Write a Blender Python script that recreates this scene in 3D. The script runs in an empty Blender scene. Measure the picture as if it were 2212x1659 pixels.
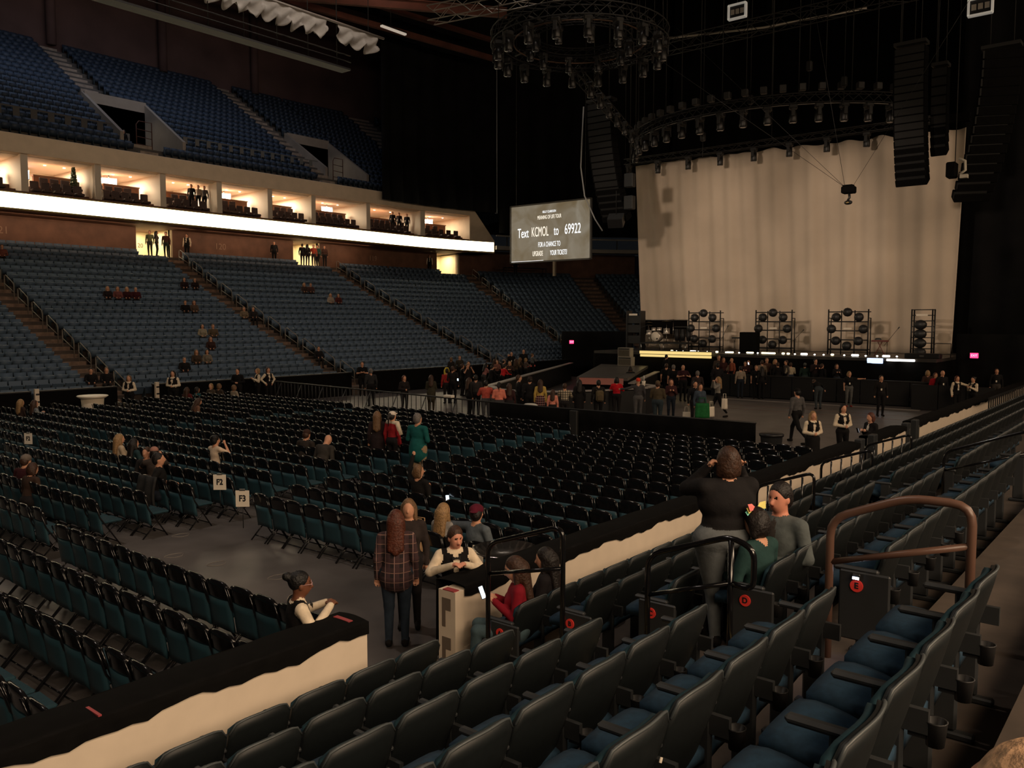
import bpy, math, random
import numpy as np
from mathutils import Vector, Matrix
R = math.radians
random.seed(7)
rng = np.random.default_rng(7)
sc = bpy.context.scene
COL = sc.collection

# ------------------------------------------------------------------ camera
# world: X runs along the arena towards the stage, Y across it, Z up, floor z = 0
EYE = 4.0
cd = bpy.data.cameras.new('camera'); cam = bpy.data.objects.new('camera', cd); COL.objects.link(cam)
PHI, TILT = R(39.149), R(4.246)
fw = Vector((math.cos(PHI)*math.cos(TILT), math.sin(PHI)*math.cos(TILT), -math.sin(TILT)))
rt = Vector((math.sin(PHI), -math.cos(PHI), 0)); up = rt.cross(fw)
m = Matrix((rt, up, -fw)).transposed().to_4x4(); m.translation = (0, 0, EYE)
cam.matrix_world = m
cd.sensor_fit = 'HORIZONTAL'; cd.sensor_width = 36; cd.lens = 36*1812.8/2212; cd.clip_start = .05; cd.clip_end = 400
sc.camera = cam

# ------------------------------------------------------------------ world, exposure, house lights
w = bpy.data.worlds.new('world'); sc.world = w; w.use_nodes = True
w.node_tree.nodes['Background'].inputs[0].default_value = (.42, .46, .52, 1)
w.node_tree.nodes['Background'].inputs[1].default_value = .009
vs = sc.view_settings; vs.view_transform = 'Standard'; vs.look = 'None'; vs.gamma = 1; vs.use_curve_mapping = False
vs.exposure = 0.0

def lamp(name, kind, loc, power, color, size=None, size_y=None, aim=None, spot=None, blend=.5, spread=None):
    d = bpy.data.lights.new(name, kind); d.energy = power; d.color = color
    o = bpy.data.objects.new(name, d); COL.objects.link(o); o.location = loc
    if kind == 'AREA':
        d.size = size
        if size_y: d.shape = 'RECTANGLE'; d.size_y = size_y
        if spread: d.spread = spread
    elif size: d.shadow_soft_size = size
    if kind == 'SPOT': d.spot_size = R(spot); d.spot_blend = blend
    if aim is not None:
        o.rotation_euler = (Vector(aim)-Vector(loc)).to_track_quat('-Z', 'Y').to_euler()
    return o
WARM = (1, .74, .5)
# the suites and the ribbon board on the near side, above and behind the camera, light the floor, the board and the curtain
lamp('near_side_ribbon_light', 'AREA', (22, -12, 13.5), 4600, WARM, 70, 1.6, aim=(26, 16, 0))
# concourse mouths behind the near stand
lamp('near_concourse_light', 'AREA', (2, -9, 8.5), 1250, WARM, 12, 2, aim=(4, 6, 1))
# house work lights in the roof
for x, y, e in ((5, 18, 4200), (22, 16, 1100), (20, 34, 1300), (38, 30, 900), (-4, 14, 1300)):
    lamp('roof_work_light', 'SPOT', (x, y, 27), e, (1, .86, .74), .3, aim=(x+2, y, 0), spot=95, blend=.7)
# work light thrown on the closed stage curtain
for y in (27.2, 20.6, 13.6): lamp('curtain_work_light', 'SPOT', (9, 17+(y-20.6)*.25, 11.6), 11500, (1, .78, .60), .6, aim=(51, y, 8.4), spot=21.5, blend=.55)
# low bluish spill from the far roof on the upper deck
lamp('upper_deck_spill', 'AREA', (26, 56, 27), 430, (.66, .76, 1), 34, 3, aim=(28, 62.5, 18), spread=R(140))

# ------------------------------------------------------------------ materials
MC = {}
def mat(key, col=None, rough=.7, metal=0., noise=0., scale=6., emit=None, estr=1., bump=0., spec=.5, coat=0.):
    if key in MC: return MC[key]
    M = bpy.data.materials.new(key); M.use_nodes = True
    nt = M.node_tree; b = nt.nodes['Principled BSDF']
    c = tuple(col)+(1,)
    b.inputs['Base Color'].default_value = c; b.inputs['Roughness'].default_value = rough; b.inputs['Metallic'].default_value = metal
    b.inputs['Specular IOR Level'].default_value = spec
    if coat: b.inputs['Coat Weight'].default_value = coat; b.inputs['Coat Roughness'].default_value = .12
    if noise or bump:
        tc = nt.nodes.new('ShaderNodeTexCoord'); n = nt.nodes.new('ShaderNodeTexNoise')
        n.inputs['Scale'].default_value = scale; n.inputs['Detail'].default_value = 5
        nt.links.new(tc.outputs['Object'], n.inputs['Vector'])
        if noise:
            r = nt.nodes.new('ShaderNodeValToRGB')
            r.color_ramp.elements[0].position = .3; r.color_ramp.elements[1].position = .7
            r.color_ramp.elements[0].color = tuple(max(0, v*(1-noise)) for v in col)+(1,)
            r.color_ramp.elements[1].color = tuple(min(1, v*(1+noise)) for v in col)+(1,)
            nt.links.new(n.outputs['Fac'], r.inputs['Fac']); nt.links.new(r.outputs['Color'], b.inputs['Base Color'])
        if bump:
            bp = nt.nodes.new('ShaderNodeBump'); bp.inputs['Strength'].default_value = bump; bp.inputs['Distance'].default_value = .02
            nt.links.new(n.outputs['Fac'], bp.inputs['Height']); nt.links.new(bp.outputs['Normal'], b.inputs['Normal'])
    if emit:
        b.inputs['Emission Color'].default_value = tuple(emit)+(1,); b.inputs['Emission Strength'].default_value = estr
    MC[key] = M
    return M
def srgb(r, g, b):
    f = lambda v: (v/255/12.92) if v/255 <= .04045 else ((v/255+.055)/1.055)**2.4
    return (f(r), f(g), f(b))
def cloth(rgb, rough=.85):
    return mat('cloth_%d_%d_%d' % rgb, srgb(*rgb), rough, noise=.16, scale=11, spec=.2, bump=.55)
def skinm(rgb): return mat('skin_%d_%d_%d' % rgb, srgb(*rgb), .55, noise=.06, scale=20, spec=.4)
def hairm(rgb): return mat('hair_%d_%d_%d' % rgb, srgb(*rgb), .5, noise=.4, scale=45, bump=.6, spec=.4)

M_CONC = mat('concrete_tread', (.060, .044, .034), .8, noise=.25, scale=3, bump=.1)
M_FLOOR = mat('floor_cover', (.112, .100, .096), .42, noise=.28, scale=.9, bump=.03, spec=.25)
M_WHITE = mat('white_board', (.72, .6, .47), .6, noise=.04, scale=4)
M_BLACKFAB = mat('black_fabric', (.0045, .0042, .0042), .95, noise=.2, scale=8, spec=.08)
M_BLACK = mat('black_paint', (.012, .012, .013), .45)
M_BLACKGL = mat('black_gloss', (.006, .006, .007), .16, spec=.6)
M_DRAPE = mat('black_drape', (.008, .008, .0085), .95, noise=.3, scale=.6, spec=.1)
M_TEAL = mat('teal_fabric', (.012, .040, .054), .8, noise=.15, scale=40, spec=.3)
M_TEALP = mat('teal_plastic', (.022, .062, .082), .45, spec=.4)
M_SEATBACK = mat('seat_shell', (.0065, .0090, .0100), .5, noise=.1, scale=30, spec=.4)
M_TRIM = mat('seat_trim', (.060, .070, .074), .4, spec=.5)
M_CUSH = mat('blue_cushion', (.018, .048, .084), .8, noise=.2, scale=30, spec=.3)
M_GREYP = mat('grey_plastic', (.022, .024, .026), .5)
M_BROWNP = mat('brown_rail_paint', (.13, .070, .050), .35)
M_STEEL = mat('steel', (.45, .44, .42), .35, metal=1)
M_CREAM = mat('cream_paint', (.80, .64, .46), .7, noise=.06, scale=1.5)
M_WOOD = mat('wood_panel', (.30, .115, .05), .5, noise=.3, scale=2.5)
M_DKWOOD = mat('concourse_panel', (.17, .080, .048), .65, noise=.25, scale=1.2)
M_RED = mat('red_disc', (.75, .045, .035), .5)
M_PAPER = mat('paper', (.78, .70, .58), .7)
M_YELLOW = mat('yellow_strip', (.55, .44, .16), .7, noise=.3, scale=9)
M_TAPE = mat('red_tape', (.33, .045, .05), .6)
M_ROOF = mat('roof_steel_red', (.10, .035, .022), .7, noise=.3, scale=1)
M_TRUSS = mat('truss_alloy', (.26, .23, .2), .5, metal=.5)
M_DKTRUSS = mat('dark_truss', (.014, .0135, .013), .6)

# ------------------------------------------------------------------ mesh builder
class MB:
    def __init__(s): s.v = []; s.f = []; s.m = []; s.sm = []
    def add(s, vs, fs, mi=0, smooth=False):
        o = len(s.v); s.v += [tuple(v) for v in vs]
        for f in fs: s.f.append(tuple(i+o for i in f)); s.m.append(mi); s.sm.append(smooth)
        return s
    def box(s, c, d, mi=0, rot=None, taper=None):
        hx, hy, hz = d[0]/2, d[1]/2, d[2]/2
        t = taper if taper else 1
        vs = [(-hx, -hy, -hz), (hx, -hy, -hz), (hx, hy, -hz), (-hx, hy, -hz), (-hx*t, -hy*t, hz), (hx*t, -hy*t, hz), (hx*t, hy*t, hz), (-hx*t, hy*t, hz)]
        if rot is not None: vs = [tuple(rot @ Vector(v)) for v in vs]
        vs = [(v[0]+c[0], v[1]+c[1], v[2]+c[2]) for v in vs]
        return s.add(vs, [(0, 3, 2, 1), (4, 5, 6, 7), (0, 1, 5, 4), (1, 2, 6, 5), (2, 3, 7, 6), (3, 0, 4, 7)], mi)
    def bx(s, x0, x1, y0, y1, z0, z1, mi=0):
        return s.box(((x0+x1)/2, (y0+y1)/2, (z0+z1)/2), (x1-x0, y1-y0, z1-z0), mi)
    def rbox(s, c, d, r=.02, mi=0, rot=None):
        # box with chamfered edges
        hx, hy, hz = d[0]/2, d[1]/2, d[2]/2; r = min(r, hx*.9, hy*.9, hz*.9); vs = []; idx = {}
        for sx in (-1, 1):
            for sy in (-1, 1):
                for sz in (-1, 1):
                    for k, p in enumerate(((hx, hy-r, hz-r), (hx-r, hy, hz-r), (hx-r, hy-r, hz))):
                        idx[(sx, sy, sz, k)] = len(vs); vs.append(Vector((sx*p[0], sy*p[1], sz*p[2])))
        fs = []
        def q(*a): fs.append(tuple(idx[i] for i in a))
        for sg in (-1, 1):
            q((sg, -1, -1, 0), (sg, 1, -1, 0), (sg, 1, 1, 0), (sg, -1, 1, 0))
            q((-1, sg, -1, 1), (1, sg, -1, 1), (1, sg, 1, 1), (-1, sg, 1, 1))
            q((-1, -1, sg, 2), (1, -1, sg, 2), (1, 1, sg, 2), (-1, 1, sg, 2))
        for a in (-1, 1):
            for b in (-1, 1):
                q((a, b, -1, 0), (a, b, 1, 0), (a, b, 1, 1), (a, b, -1, 1))
                q((a, -1, b, 0), (a, 1, b, 0), (a, 1, b, 2), (a, -1, b, 2))
                q((-1, a, b, 1), (1, a, b, 1), (1, a, b, 2), (-1, a, b, 2))
                for c2 in (-1, 1): q((a, b, c2, 0), (a, b, c2, 1), (a, b, c2, 2))
        # orient outward
        out = []
        for f in fs:
            ce = sum((vs[i] for i in f), Vector())/len(f); n = (vs[f[1]]-vs[f[0]]).cross(vs[f[2]]-vs[f[1]])
            out.append(f if n.dot(ce) > 0 else tuple(reversed(f)))
        if rot is not None: vs = [rot @ v for v in vs]
        return s.add([(v.x+c[0], v.y+c[1], v.z+c[2]) for v in vs], out, mi)
    def tube(s, pts, r, n=8, mi=0, closed=False, smooth=True, caps=True):
        P = [Vector(p) for p in pts]; N = len(P)
        rs = r if isinstance(r, (list, tuple)) else [r]*N
        vs = []; t0 = None; nrm = None
        for i in range(N):
            if closed: t = (P[(i+1) % N]-P[i-1]).normalized()
            else: t = (P[min(i+1, N-1)]-P[max(i-1, 0)]).normalized()
            if nrm is None:
                a = Vector((0, 0, 1)) if abs(t.z) < .9 else Vector((1, 0, 0)); nrm = t.cross(a).normalized()
            else:
                nrm = (nrm-t*nrm.dot(t)).normalized()
            b = t.cross(nrm)
            for k in range(n):
                a = 2*math.pi*k/n; vs.append(P[i]+(nrm*math.cos(a)+b*math.sin(a))*rs[i])
        fs = []
        for i in range(N if closed else N-1):
            j = (i+1) % N
            for k in range(n): fs.append((i*n+k, i*n+(k+1) % n, j*n+(k+1) % n, j*n+k))
        if not closed and caps: fs += [tuple(range(n-1, -1, -1)), tuple((N-1)*n+k for k in range(n))]
        return s.add(vs, fs, mi, smooth)
    def cyl(s, a, b, r, n=12, mi=0, r2=None, smooth=True): return s.tube([a, b], [r, r if r2 is None else r2], n, mi, smooth=smooth)
    def lathe(s, prof, c=(0, 0, 0), n=16, mi=0, axis='z', smooth=True):
        vs = []; fs = []
        for (r, z) in prof:
            for k in range(n):
                a = 2*math.pi*k/n; p = (r*math.cos(a), r*math.sin(a), z)
                if axis == 'y': p = (p[0], p[2], -p[1])
                if axis == 'x': p = (p[2], p[1], -p[0])
                vs.append((p[0]+c[0], p[1]+c[1], p[2]+c[2]))
        for i in range(len(prof)-1):
            for k in range(n): fs.append((i*n+k, i*n+(k+1) % n, (i+1)*n+(k+1) % n, (i+1)*n+k))
        if prof[0][0] > 1e-4: fs.append(tuple(range(n-1, -1, -1)))
        if prof[-1][0] > 1e-4: fs.append(tuple((len(prof)-1)*n+k for k in range(n)))
        return s.add(vs, fs, mi, smooth)
    def sph(s, c, r, n=12, mi=0):
        r = r if isinstance(r, (tuple, list)) else (r, r, r)
        k = n//2; vs = []; fs = []
        for i in range(k+1):
            t = math.pi*i/k
            for j in range(n):
                a = 2*math.pi*j/n; vs.append((c[0]+r[0]*math.sin(t)*math.cos(a), c[1]+r[1]*math.sin(t)*math.sin(a), c[2]+r[2]*math.cos(t)))
        for i in range(k):
            for j in range(n): fs.append((i*n+j, (i+1)*n+j, (i+1)*n+(j+1) % n, i*n+(j+1) % n))
        return s.add(vs, fs, mi, True)
    def grid(s, fn, nu, nv, mi=0, smooth=True, flip=False, closed_u=False):
        vs = [fn(i/nu, j/nv) for j in range(nv+1) for i in range(nu+1)]
        fs = []
        for j in range(nv):
            for i in range(nu):
                a = j*(nu+1)+i; f = (a, a+1, a+nu+2, a+nu+1); fs.append(f[::-1] if flip else f)
        return s.add(vs, fs, mi, smooth)
    def sheet(s, fn, nu, nv, th, mi=0, smooth=True):
        # a grid with thickness; fn(u,v) -> point, th vector or float along +y
        tv = Vector(th) if not isinstance(th, (int, float)) else Vector((0, th, 0))
        A = [Vector(fn(i/nu, j/nv)) for j in range(nv+1) for i in range(nu+1)]; B = [a+tv for a in A]; n = len(A); W = nu+1
        fs = []
        for j in range(nv):
            for i in range(nu):
                a = j*W+i; fs.append((a, a+1, a+W+1, a+W)); fs.append((n+a, n+a+W, n+a+W+1, n+a+1))
        ring = [i for i in range(W)]+[j*W+nu for j in range(1, nv+1)]+[nv*W+i for i in range(nu-1, -1, -1)]+[j*W for j in range(nv-1, 0, -1)]
        for k in range(len(ring)):
            a, b = ring[k], ring[(k+1) % len(ring)]; fs.append((a, n+a, n+b, b))
        return s.add(A+B, fs, mi, smooth)
    def mesh(s, name, mats):
        me = bpy.data.meshes.new(name); me.from_pydata(s.v, [], s.f)
        for x in (mats if isinstance(mats, (list, tuple)) else [mats]): me.materials.append(x)
        me.polygons.foreach_set('material_index', s.m); me.polygons.foreach_set('use_smooth', s.sm); me.update()
        return me
    def build(s, name, mats, parent=None, loc=None, rz=None):
        return link(name, s.mesh(name, mats), parent, loc, rz)
def link(name, me, parent=None, loc=None, rz=None):
    o = bpy.data.objects.new(name, me); COL.objects.link(o)
    if parent: o.parent = parent
    if loc is not None: o.location = loc
    if rz is not None: o.rotation_euler[2] = rz
    return o
def tag(o, label, cat, group=None, kind=None):
    o['label'] = label
    if cat: o['category'] = cat
    if group: o['group'] = group
    if kind: o['kind'] = kind
    return o
def struct(o, label=None):
    o['kind'] = 'structure'
    if label: o['label'] = label
    return o
def thing(name, label, cat, loc=(0, 0, 0), rz=0, group=None):
    o = bpy.data.objects.new(name, None); COL.objects.link(o); o.location = loc; o.rotation_euler[2] = rz; o.empty_display_size = .1
    return tag(o, label, cat, group)
KIDS = {}
def dup(root, loc, rz=None, label=None, group=None):
    r = root.copy(); COL.objects.link(r); r.location = loc
    if rz is not None: r.rotation_euler[2] = rz
    if label: r['label'] = label
    if group: r['group'] = group
    ks = KIDS.get(root.name)
    if ks is None: ks = KIDS[root.name] = [(c, list(c.children)) for c in root.children]
    for c, gs in ks:
        k = c.copy(); COL.objects.link(k); k.parent = r
        for g in gs:
            q = g.copy(); COL.objects.link(q); q.parent = k
    return r
def text(name, body, size, mtl, loc, rot, parent=None, ext=.004, sx=1., align='CENTER', bold=0.):
    cu = bpy.data.curves.new(name, 'FONT'); cu.body = body; cu.size = size; cu.extrude = ext; cu.align_x = align; cu.align_y = 'CENTER'; cu.offset = bold
    o = bpy.data.objects.new(name, cu); COL.objects.link(o); cu.materials.append(mtl)
    me = bpy.data.meshes.new_from_object(o); bpy.data.objects.remove(o); bpy.data.curves.remove(cu); me.materials.clear(); me.materials.append(mtl)
    o = bpy.data.objects.new(name, me); COL.objects.link(o)
    o.location = loc; o.rotation_euler = rot; o.scale = (sx, 1, 1)
    if parent: o.parent = parent
    return o
# ------------------------------------------------------------------ the bowl: inner wall runs along Y = 35.5, then turns round (50, 20.5)
def pt(s, d, z):
    if s <= 50: return (s, 35.5+d, z)
    a = (s-50)/25
    return (50+(15+d)*math.sin(a), 20.5+(15+d)*math.cos(a), z)
def ang(s): return 0 if s <= 50 else -(s-50)/25
def srange(s0, s1):
    out = [s0]
    if s0 < 50 < s1: out.append(50)
    x = max(50, s0)
    while s1 > 50 and x+1.3 < s1: x += 1.3; out.append(x)
    if out[-1] < s1: out.append(s1)
    return sorted(set(out))
def sweep(mb, prof, s0, s1, mi=0, caps=True):
    # closed profile [(d,z)] swept along the path
    S = srange(s0, s1); n = len(prof); vs = [pt(s, d, z) for s in S for (d, z) in prof]; fs = []
    for i in range(len(S)-1):
        for k in range(n): fs.append((i*n+k, (i+1)*n+k, (i+1)*n+(k+1) % n, i*n+(k+1) % n))
    if caps: fs += [tuple(range(n)), tuple((len(S)-1)*n+k for k in range(n-1, -1, -1))]
    return mb.add(vs, fs, mi)
def rect(d0, d1, z0, z1): return [(d0, z0), (d0, z1), (d1, z1), (d1, z0)]

# floor
mb = MB(); mb.bx(-25, 62, -2, 44, -.3, 0); struct(mb.build('floor', M_FLOOR))
# near stand: rows A (n=5, lowest) to F (n=0), then G, H behind the camera
def ytr(n): return .7736+.8544*n
def ztr(n): return 1.846-.2935*n
XN0, XN1 = -4, 50
AISLE0, AISLE1 = 5.24, 6.22
mb = MB()
for n in range(5, -8, -1):
    y0 = ytr(n)-.17; y1 = ytr(n)+.8544-.17 if n < 5 else 5.86
    mb.bx(XN0, XN1, y0, y1, -.2, ztr(n))
struct(mb.build('near_stand_steps', M_CONC), 'bare concrete rows of the near seating stand')
mb = MB(); ms = MB()
for ax0, ax1 in ((AISLE0, AISLE1), (12.2, 13.1)):
    for n in range(5, 1, -1):                       # a half step between two rows
        y = ytr(n)-.17; mb.bx(ax0, ax1, y-.0, y+.36, ztr(n), ztr(n)+.144)
        ms.bx(ax0+.03, ax1-.03, y+.30, y+.36, ztr(n)+.144, ztr(n)+.147); ms.bx(ax0+.03, ax1-.03, y+.8544-.06 if n < 5 else 5.7, y+.8544 if n < 5 else 5.76, ztr(n), ztr(n)+.003)
struct(mb.build('aisle_half_steps', M_CONC)); st = struct(ms.build('trim_aisle_nosing', M_YELLOW), 'worn yellow step edge strips'); 

# near dasher board, with the gate gap of the aisle
def board(x0, x1, name, label, ysgn=1, y=5.86, ph=0):
    t = thing(name, label, 'barrier wall', ((x0+x1)/2, y, 0))
    c = (x0+x1)/2; mb = MB(); mb.bx(x0-c, x1-c, 0, .2, 0, 1.19)
    mb.bx(x0-c, x1-c, -.012, .0, .55, .57)
    o = mb.build('board', M_WHITE, t)
    L = x1-x0; nu = max(6, int(L*9))
    def fn(u, v):
        x = x0+L*u; wav = .022*math.sin(x*4.1+ph)+.016*math.sin(x*9.3+2+ph)+.012*math.sin(x*23)
        if v < .25: return (x-c, -.028+.016*(v/.25)*0, 1.105+wav+(1.225-1.105-wav)*(v/.25))
        q = (v-.25)/.75; return (x-c, -.028+q*.42, 1.225+.02*math.sin(q*3.1)+.006*math.sin(x*6+ph)*(q))
    mb = MB(); mb.grid(fn, nu, 8)
    def f2(u, v):
        x = x0+L*u; return (x-c, .392+.02*math.sin(x*7)*v, 1.225-1.15*v)
    mb.grid(f2, nu, 3); mb.build('black_cover', M_BLACKFAB, t)
    return t
bd1 = board(-4, 5.06, 'dasher_board', 'white board wall with wavy black cloth cover, left of the gate gap', ph=.6)
bd2 = board(6.38, 19.85, 'dasher_board', 'white board wall running right from the gate gap past the rows of seats', ph=2)
bd3 = board(21.05, 23.8, 'dasher_board', 'short white board wall between two pairs of grey gate posts')
bd4 = board(24.95, 45.5, 'dasher_board', 'white board wall at the far end, with a baluster guard on it', ph=1)
# end post of the gate with latch slots
t = thing('gate_post', 'cream gate end post with two dark latch slots beside the usher', 'post', (6.27, 5.86, 0))
mb = MB(); mb.bx(-.03, .1, -.02, .22, .30, 1.19); mb.build('post', M_WHITE, t)
mb = MB()
for z in (.56, .98):
    mb.bx(-.033, -.029, .045, .17, z, z+.13); mb.bx(-.033, -.029, .12, .17, z-.18, z)
mb.build('latch_slot', mat('slot_shadow', (.16, .12, .09), .8), t)
mb = MB(); mb.bx(-.03, .05, .0, .16, 1.19, 1.2); mb.build('red_cap', M_TAPE, t)
t = thing('gate_tape', 'red tape strip on the black cloth at the end of the left board', 'tape', (4.93, 5.99, 1.232))
mb = MB(); mb.bx(-.03, .02, -.06, .16, 0, .012); mb.build('tape', M_TAPE, t)
t = thing('tape_marker', 'short red tape on the black board cover near the lower left corner', 'tape', (2.6, 6.0, 1.232))
mb = MB(); mb.bx(-.012, .012, -.15, .05, 0, .012); mb.build('tape', M_TAPE, t)
for i, (x, l) in enumerate(((19.95, 'first'), (20.95, 'second'), (23.9, 'third'), (24.85, 'fourth'))):
    t = thing('gate_post', 'grey steel gate post in the near board wall, %s along from the woman in black' % l, 'post', (x, 5.9, 0), group='grey gate posts')
    mb = MB(); mb.rbox((0, 0, .68), (.3, .16, 1.26), .02); mb.build('post', M_GREYP, t)
    mb = MB(); mb.rbox((.04, -.09, .85), (.03, .03, .6), .008); mb.build('hinge', M_STEEL, t)
# gate threshold: aisle runs down to the floor
mb = MB(); mb.bx(AISLE0-.15, AISLE1+.1, 5.86, 6.5, 0, .22); mb.bx(AISLE0-.15, AISLE1+.1, 5.86, 6.2, .22, .42); struct(mb.build('gate_steps', M_CONC))
mb = MB(); mb.bx(AISLE0-.15, AISLE1+.1, 6.40, 6.5, .22, .226); struct(mb.build('trim_gate_nosing', mat('green_strip', (.20, .22, .13), .7)))

# far lower bowl
RI = [.29+.0069*i for i in range(22)]
ZF = [.435]
for r in RI: ZF.append(ZF[-1]+r)                     # tread heights; ZF[22] = concourse
DF = lambda i: .7+.852*i
mb = MB()
prof = [(.12, -.2)]
for i in range(22): prof += [(DF(i)-(.58 if i == 0 else 0), ZF[i]), (DF(i+1), ZF[i])]
prof += [(DF(22), ZF[22]), (24.5, ZF[22]), (24.5, -.2)]
sweep(mb, prof, -6, 106); struct(mb.build('far_stand_steps', mat('far_tread', (.075, .055, .045), .85, noise=.2, scale=2)), 'stepped concrete rows of the far lower bowl')
FAISLE = (17.6, 30.5, 44.2, 56.8, 65.9, 78.0)
FAW = {65.9: 1.5}
mb = MB()
for s in FAISLE:                                        # aisle stairs, a little lighter and worn
    hw = FAW.get(s, 1.1)/2
    for i in range(22):
        for k, (dd, dz) in enumerate(((.0, .003), (.43, RI[i]*.5))):
            d0 = DF(i)+dd; prof = rect(d0, DF(i+1), ZF[i], ZF[i]+dz+.004); sweep(mb, prof, s-hw, s+hw)
struct(mb.build('far_aisle_steps', mat('aisle_step', (.20, .13, .095), .85, noise=.35, scale=4)), 'brown concrete aisle stairs of the far lower bowl')
# far board wall
def far_board(s0, s1, lab):
    t = thing('dasher_board', lab, 'barrier wall', pt((s0+s1)/2, 0, 0)); c = Vector(pt((s0+s1)/2, 0, 0))
    mb = MB(); sweep(mb, rect(0, .14, 0, 1.22), s0, s1); o = mb.build('black_cover', M_BLACKFAB, t, loc=-c)
    mb = MB(); sweep(mb, rect(-.02, .18, 1.22, 1.27), s0, s1); mb.build('top_rail', M_BLACK, t, loc=-c)
    return t
far_board(-6, 13.6, 'black clad board wall at the far stand, left of the white gate posts')
far_board(13.9, 17.0, 'short black board between the white gate post and the tub')
far_board(18.6, 29.8, 'black clad board wall behind the ushers at the far stand')
far_board(31.2, 43.5, 'black clad board wall behind the standing man with folded arms')
far_board(45.0, 62, 'black clad board wall at the far corner of the floor')
for s, l in ((13.75, 'left'), (18.7, 'right')):
    t = thing('gate_post', 'slim white gate post with dark notches, %s of the white tub at the far wall' % l, 'post', pt(s, -.1, 0))
    mb = MB(); mb.bx(-.08, .08, -.06, .06, .25, 1.35); mb.build('post', M_WHITE, t)
    mb = MB()
    for z in (.5, .8, 1.1): mb.bx(-.05, .085, -.064, -.05, z, z+.07)
    mb.build('latch_slot', M_BLACK, t)

# concourse wall with mouths, balcony, ribbon board, suites
DW = DF(22)+.75
ZC = ZF[22]
PORT = [(14.4, 16.6, ''), (28.3, 30.7, '120'), (41.0, 43.4, '119'), (54.7, 56.3, ''), (70, 72, '')]
mb = MB(); e0 = -6
for a, b, _ in PORT+[(106, 106, '')]:
    sweep(mb, rect(DW, DW+.2, ZC, 10.8), e0, a); e0 = b
for x in (24, 40): lamp('concourse_soffit_light', 'AREA', (x, 53.9, 10.3), 95, (1, .66, .42), 15, .3, aim=(x, 55.6, 9.0))
struct(mb.build('wall_concourse', M_DKWOOD), 'red brown panel wall behind the top row of the lower bowl')
M_MOUTH = mat('mouth_paint', (.78, .66, .42), .7)
for a, b, num in PORT[1:4]:
    mb = MB(); sweep(mb, rect(DW+.2, DW+3, ZC, 10.8), a-.15, a); sweep(mb, rect(DW-.05, DW+3, ZC, 10.8), b, b+.15); sweep(mb, rect(DW+3, DW+3.1, ZC, 10.8), a, b)
    struct(mb.build('wall_concourse_mouth', M_MOUTH), 'cream lit inner wall of a concourse mouth')
    c = pt((a+b)/2, DW+1.6, 10.3); lamp('concourse_mouth_light', 'AREA', c, 120, (1, .86, .6), 1.4)
M_FAINT = mat('faint_number', (.36, .22, .15), .7)
M_NUM = mat('number_dark', (.16, .11, .07), .7)
for s, num, mm in ((20.0, '121', M_FAINT), (34.6, '120', M_FAINT), (49.3, '119', M_FAINT)):
    q = pt(s, DW-.012, ZC+1.05); o = text('section_number', num, .62, mm, q, (R(90), 0, ang(s)+0), ext=.006); tag(o, 'pale number %s on the brown panel wall, %s of the two lit mouths' % (num, 'left' if s < 22 else 'between' if s < 40 else 'right'), 'number sign')
for s, num in ((30.0, '120'), (42.8, '119')):
    o = text('section_number', num, .42, M_NUM, pt(s, DW+2.98, ZC+1.0), (R(90), 0, 0), ext=.006); tag(o, 'small dark number %s inside the %s lit concourse mouth' % (num, 'left' if s < 35 else 'middle'), 'number sign')
S_END = 57.94
ZR0, ZR1 = 10.4, 11.4
mb = MB(); sweep(mb, rect(17.3, 24.5, 10.35, 11.1), -6, S_END); sweep(mb, rect(17.3, 17.5, 11.1, 11.5), -6, S_END)
struct(mb.build('balcony_slab', M_DKWOOD), 'suite balcony slab above the concourse')
M_RIBBON = mat('ribbon_led', (.9, .8, .6), .6, emit=(1, .84, .55), estr=7.0)
t = thing('ribbon_board', 'blazing white and yellow LED ribbon board along the suite balcony', 'led board', pt(28, 17.3, ZR0)); c = Vector(pt(28, 17.3, ZR0))
mb = MB(); sweep(mb, rect(17.17, 17.3, ZR0+.08, ZR1-.06), -6, S_END); mb.build('led_face', M_RIBBON, t, loc=-c)
mb = MB(); sweep(mb, rect(17.13, 17.31, ZR0, ZR0+.08), -6, S_END); sweep(mb, rect(17.13, 17.31, ZR1-.06, ZR1), -6, S_END); mb.build('frame', M_YELLOW, t, loc=-c)
# fascia of the upper deck
mb = MB(); sweep(mb, [(17.2, 13.65), (17.2, 14.7), (17.6, 14.8), (18.6, 14.8), (25, 14.2), (25, 13.8), (17.7, 13.6)], -6, 55.9)
struct(mb.build('upper_deck_fascia', M_CREAM), 'cream concrete edge band of the upper deck above the suites')
# suites
SD = [8, 12, 16, 20.4, 24.6, 28.8, 32.9, 37.0, 40.9, 46.4, 51.95, 55.9]
M_SUITE = mat('suite_plaster', (.74, .64, .51), .75)
M_SCEIL = mat('suite_ceiling', (.68, .58, .46), .8)
M_LAMP = mat('downlight_glow', (1, .9, .7), .5, emit=(1, .82, .55), estr=14)
mb = MB(); sweep(mb, rect(23.3, 23.5, 11.0, 13.8), SD[0], SD[-1]); struct(mb.build('wall_suite_back', M_SUITE))
mb = MB(); sweep(mb, rect(17.7, 23.3, 13.58, 13.64), SD[0], SD[-1]); struct(mb.build('ceiling_suite', M_SCEIL))
mb = MB(); sweep(mb, [(17.5, 11.05), (17.5, 11.35), (18.4, 11.35), (18.4, 11.75), (19.3, 11.75), (19.3, 12.1), (23.3, 12.1), (23.3, 11.05)], SD[0], SD[-1]); struct(mb.build('floor_suite', mat('suite_carpet', (.14, .07, .05), .9)))
mb = MB()
for s in SD[1:-1]: sweep(mb, rect(17.55, 23.3, 11.05, 13.62), s-.14, s+.14)
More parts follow.
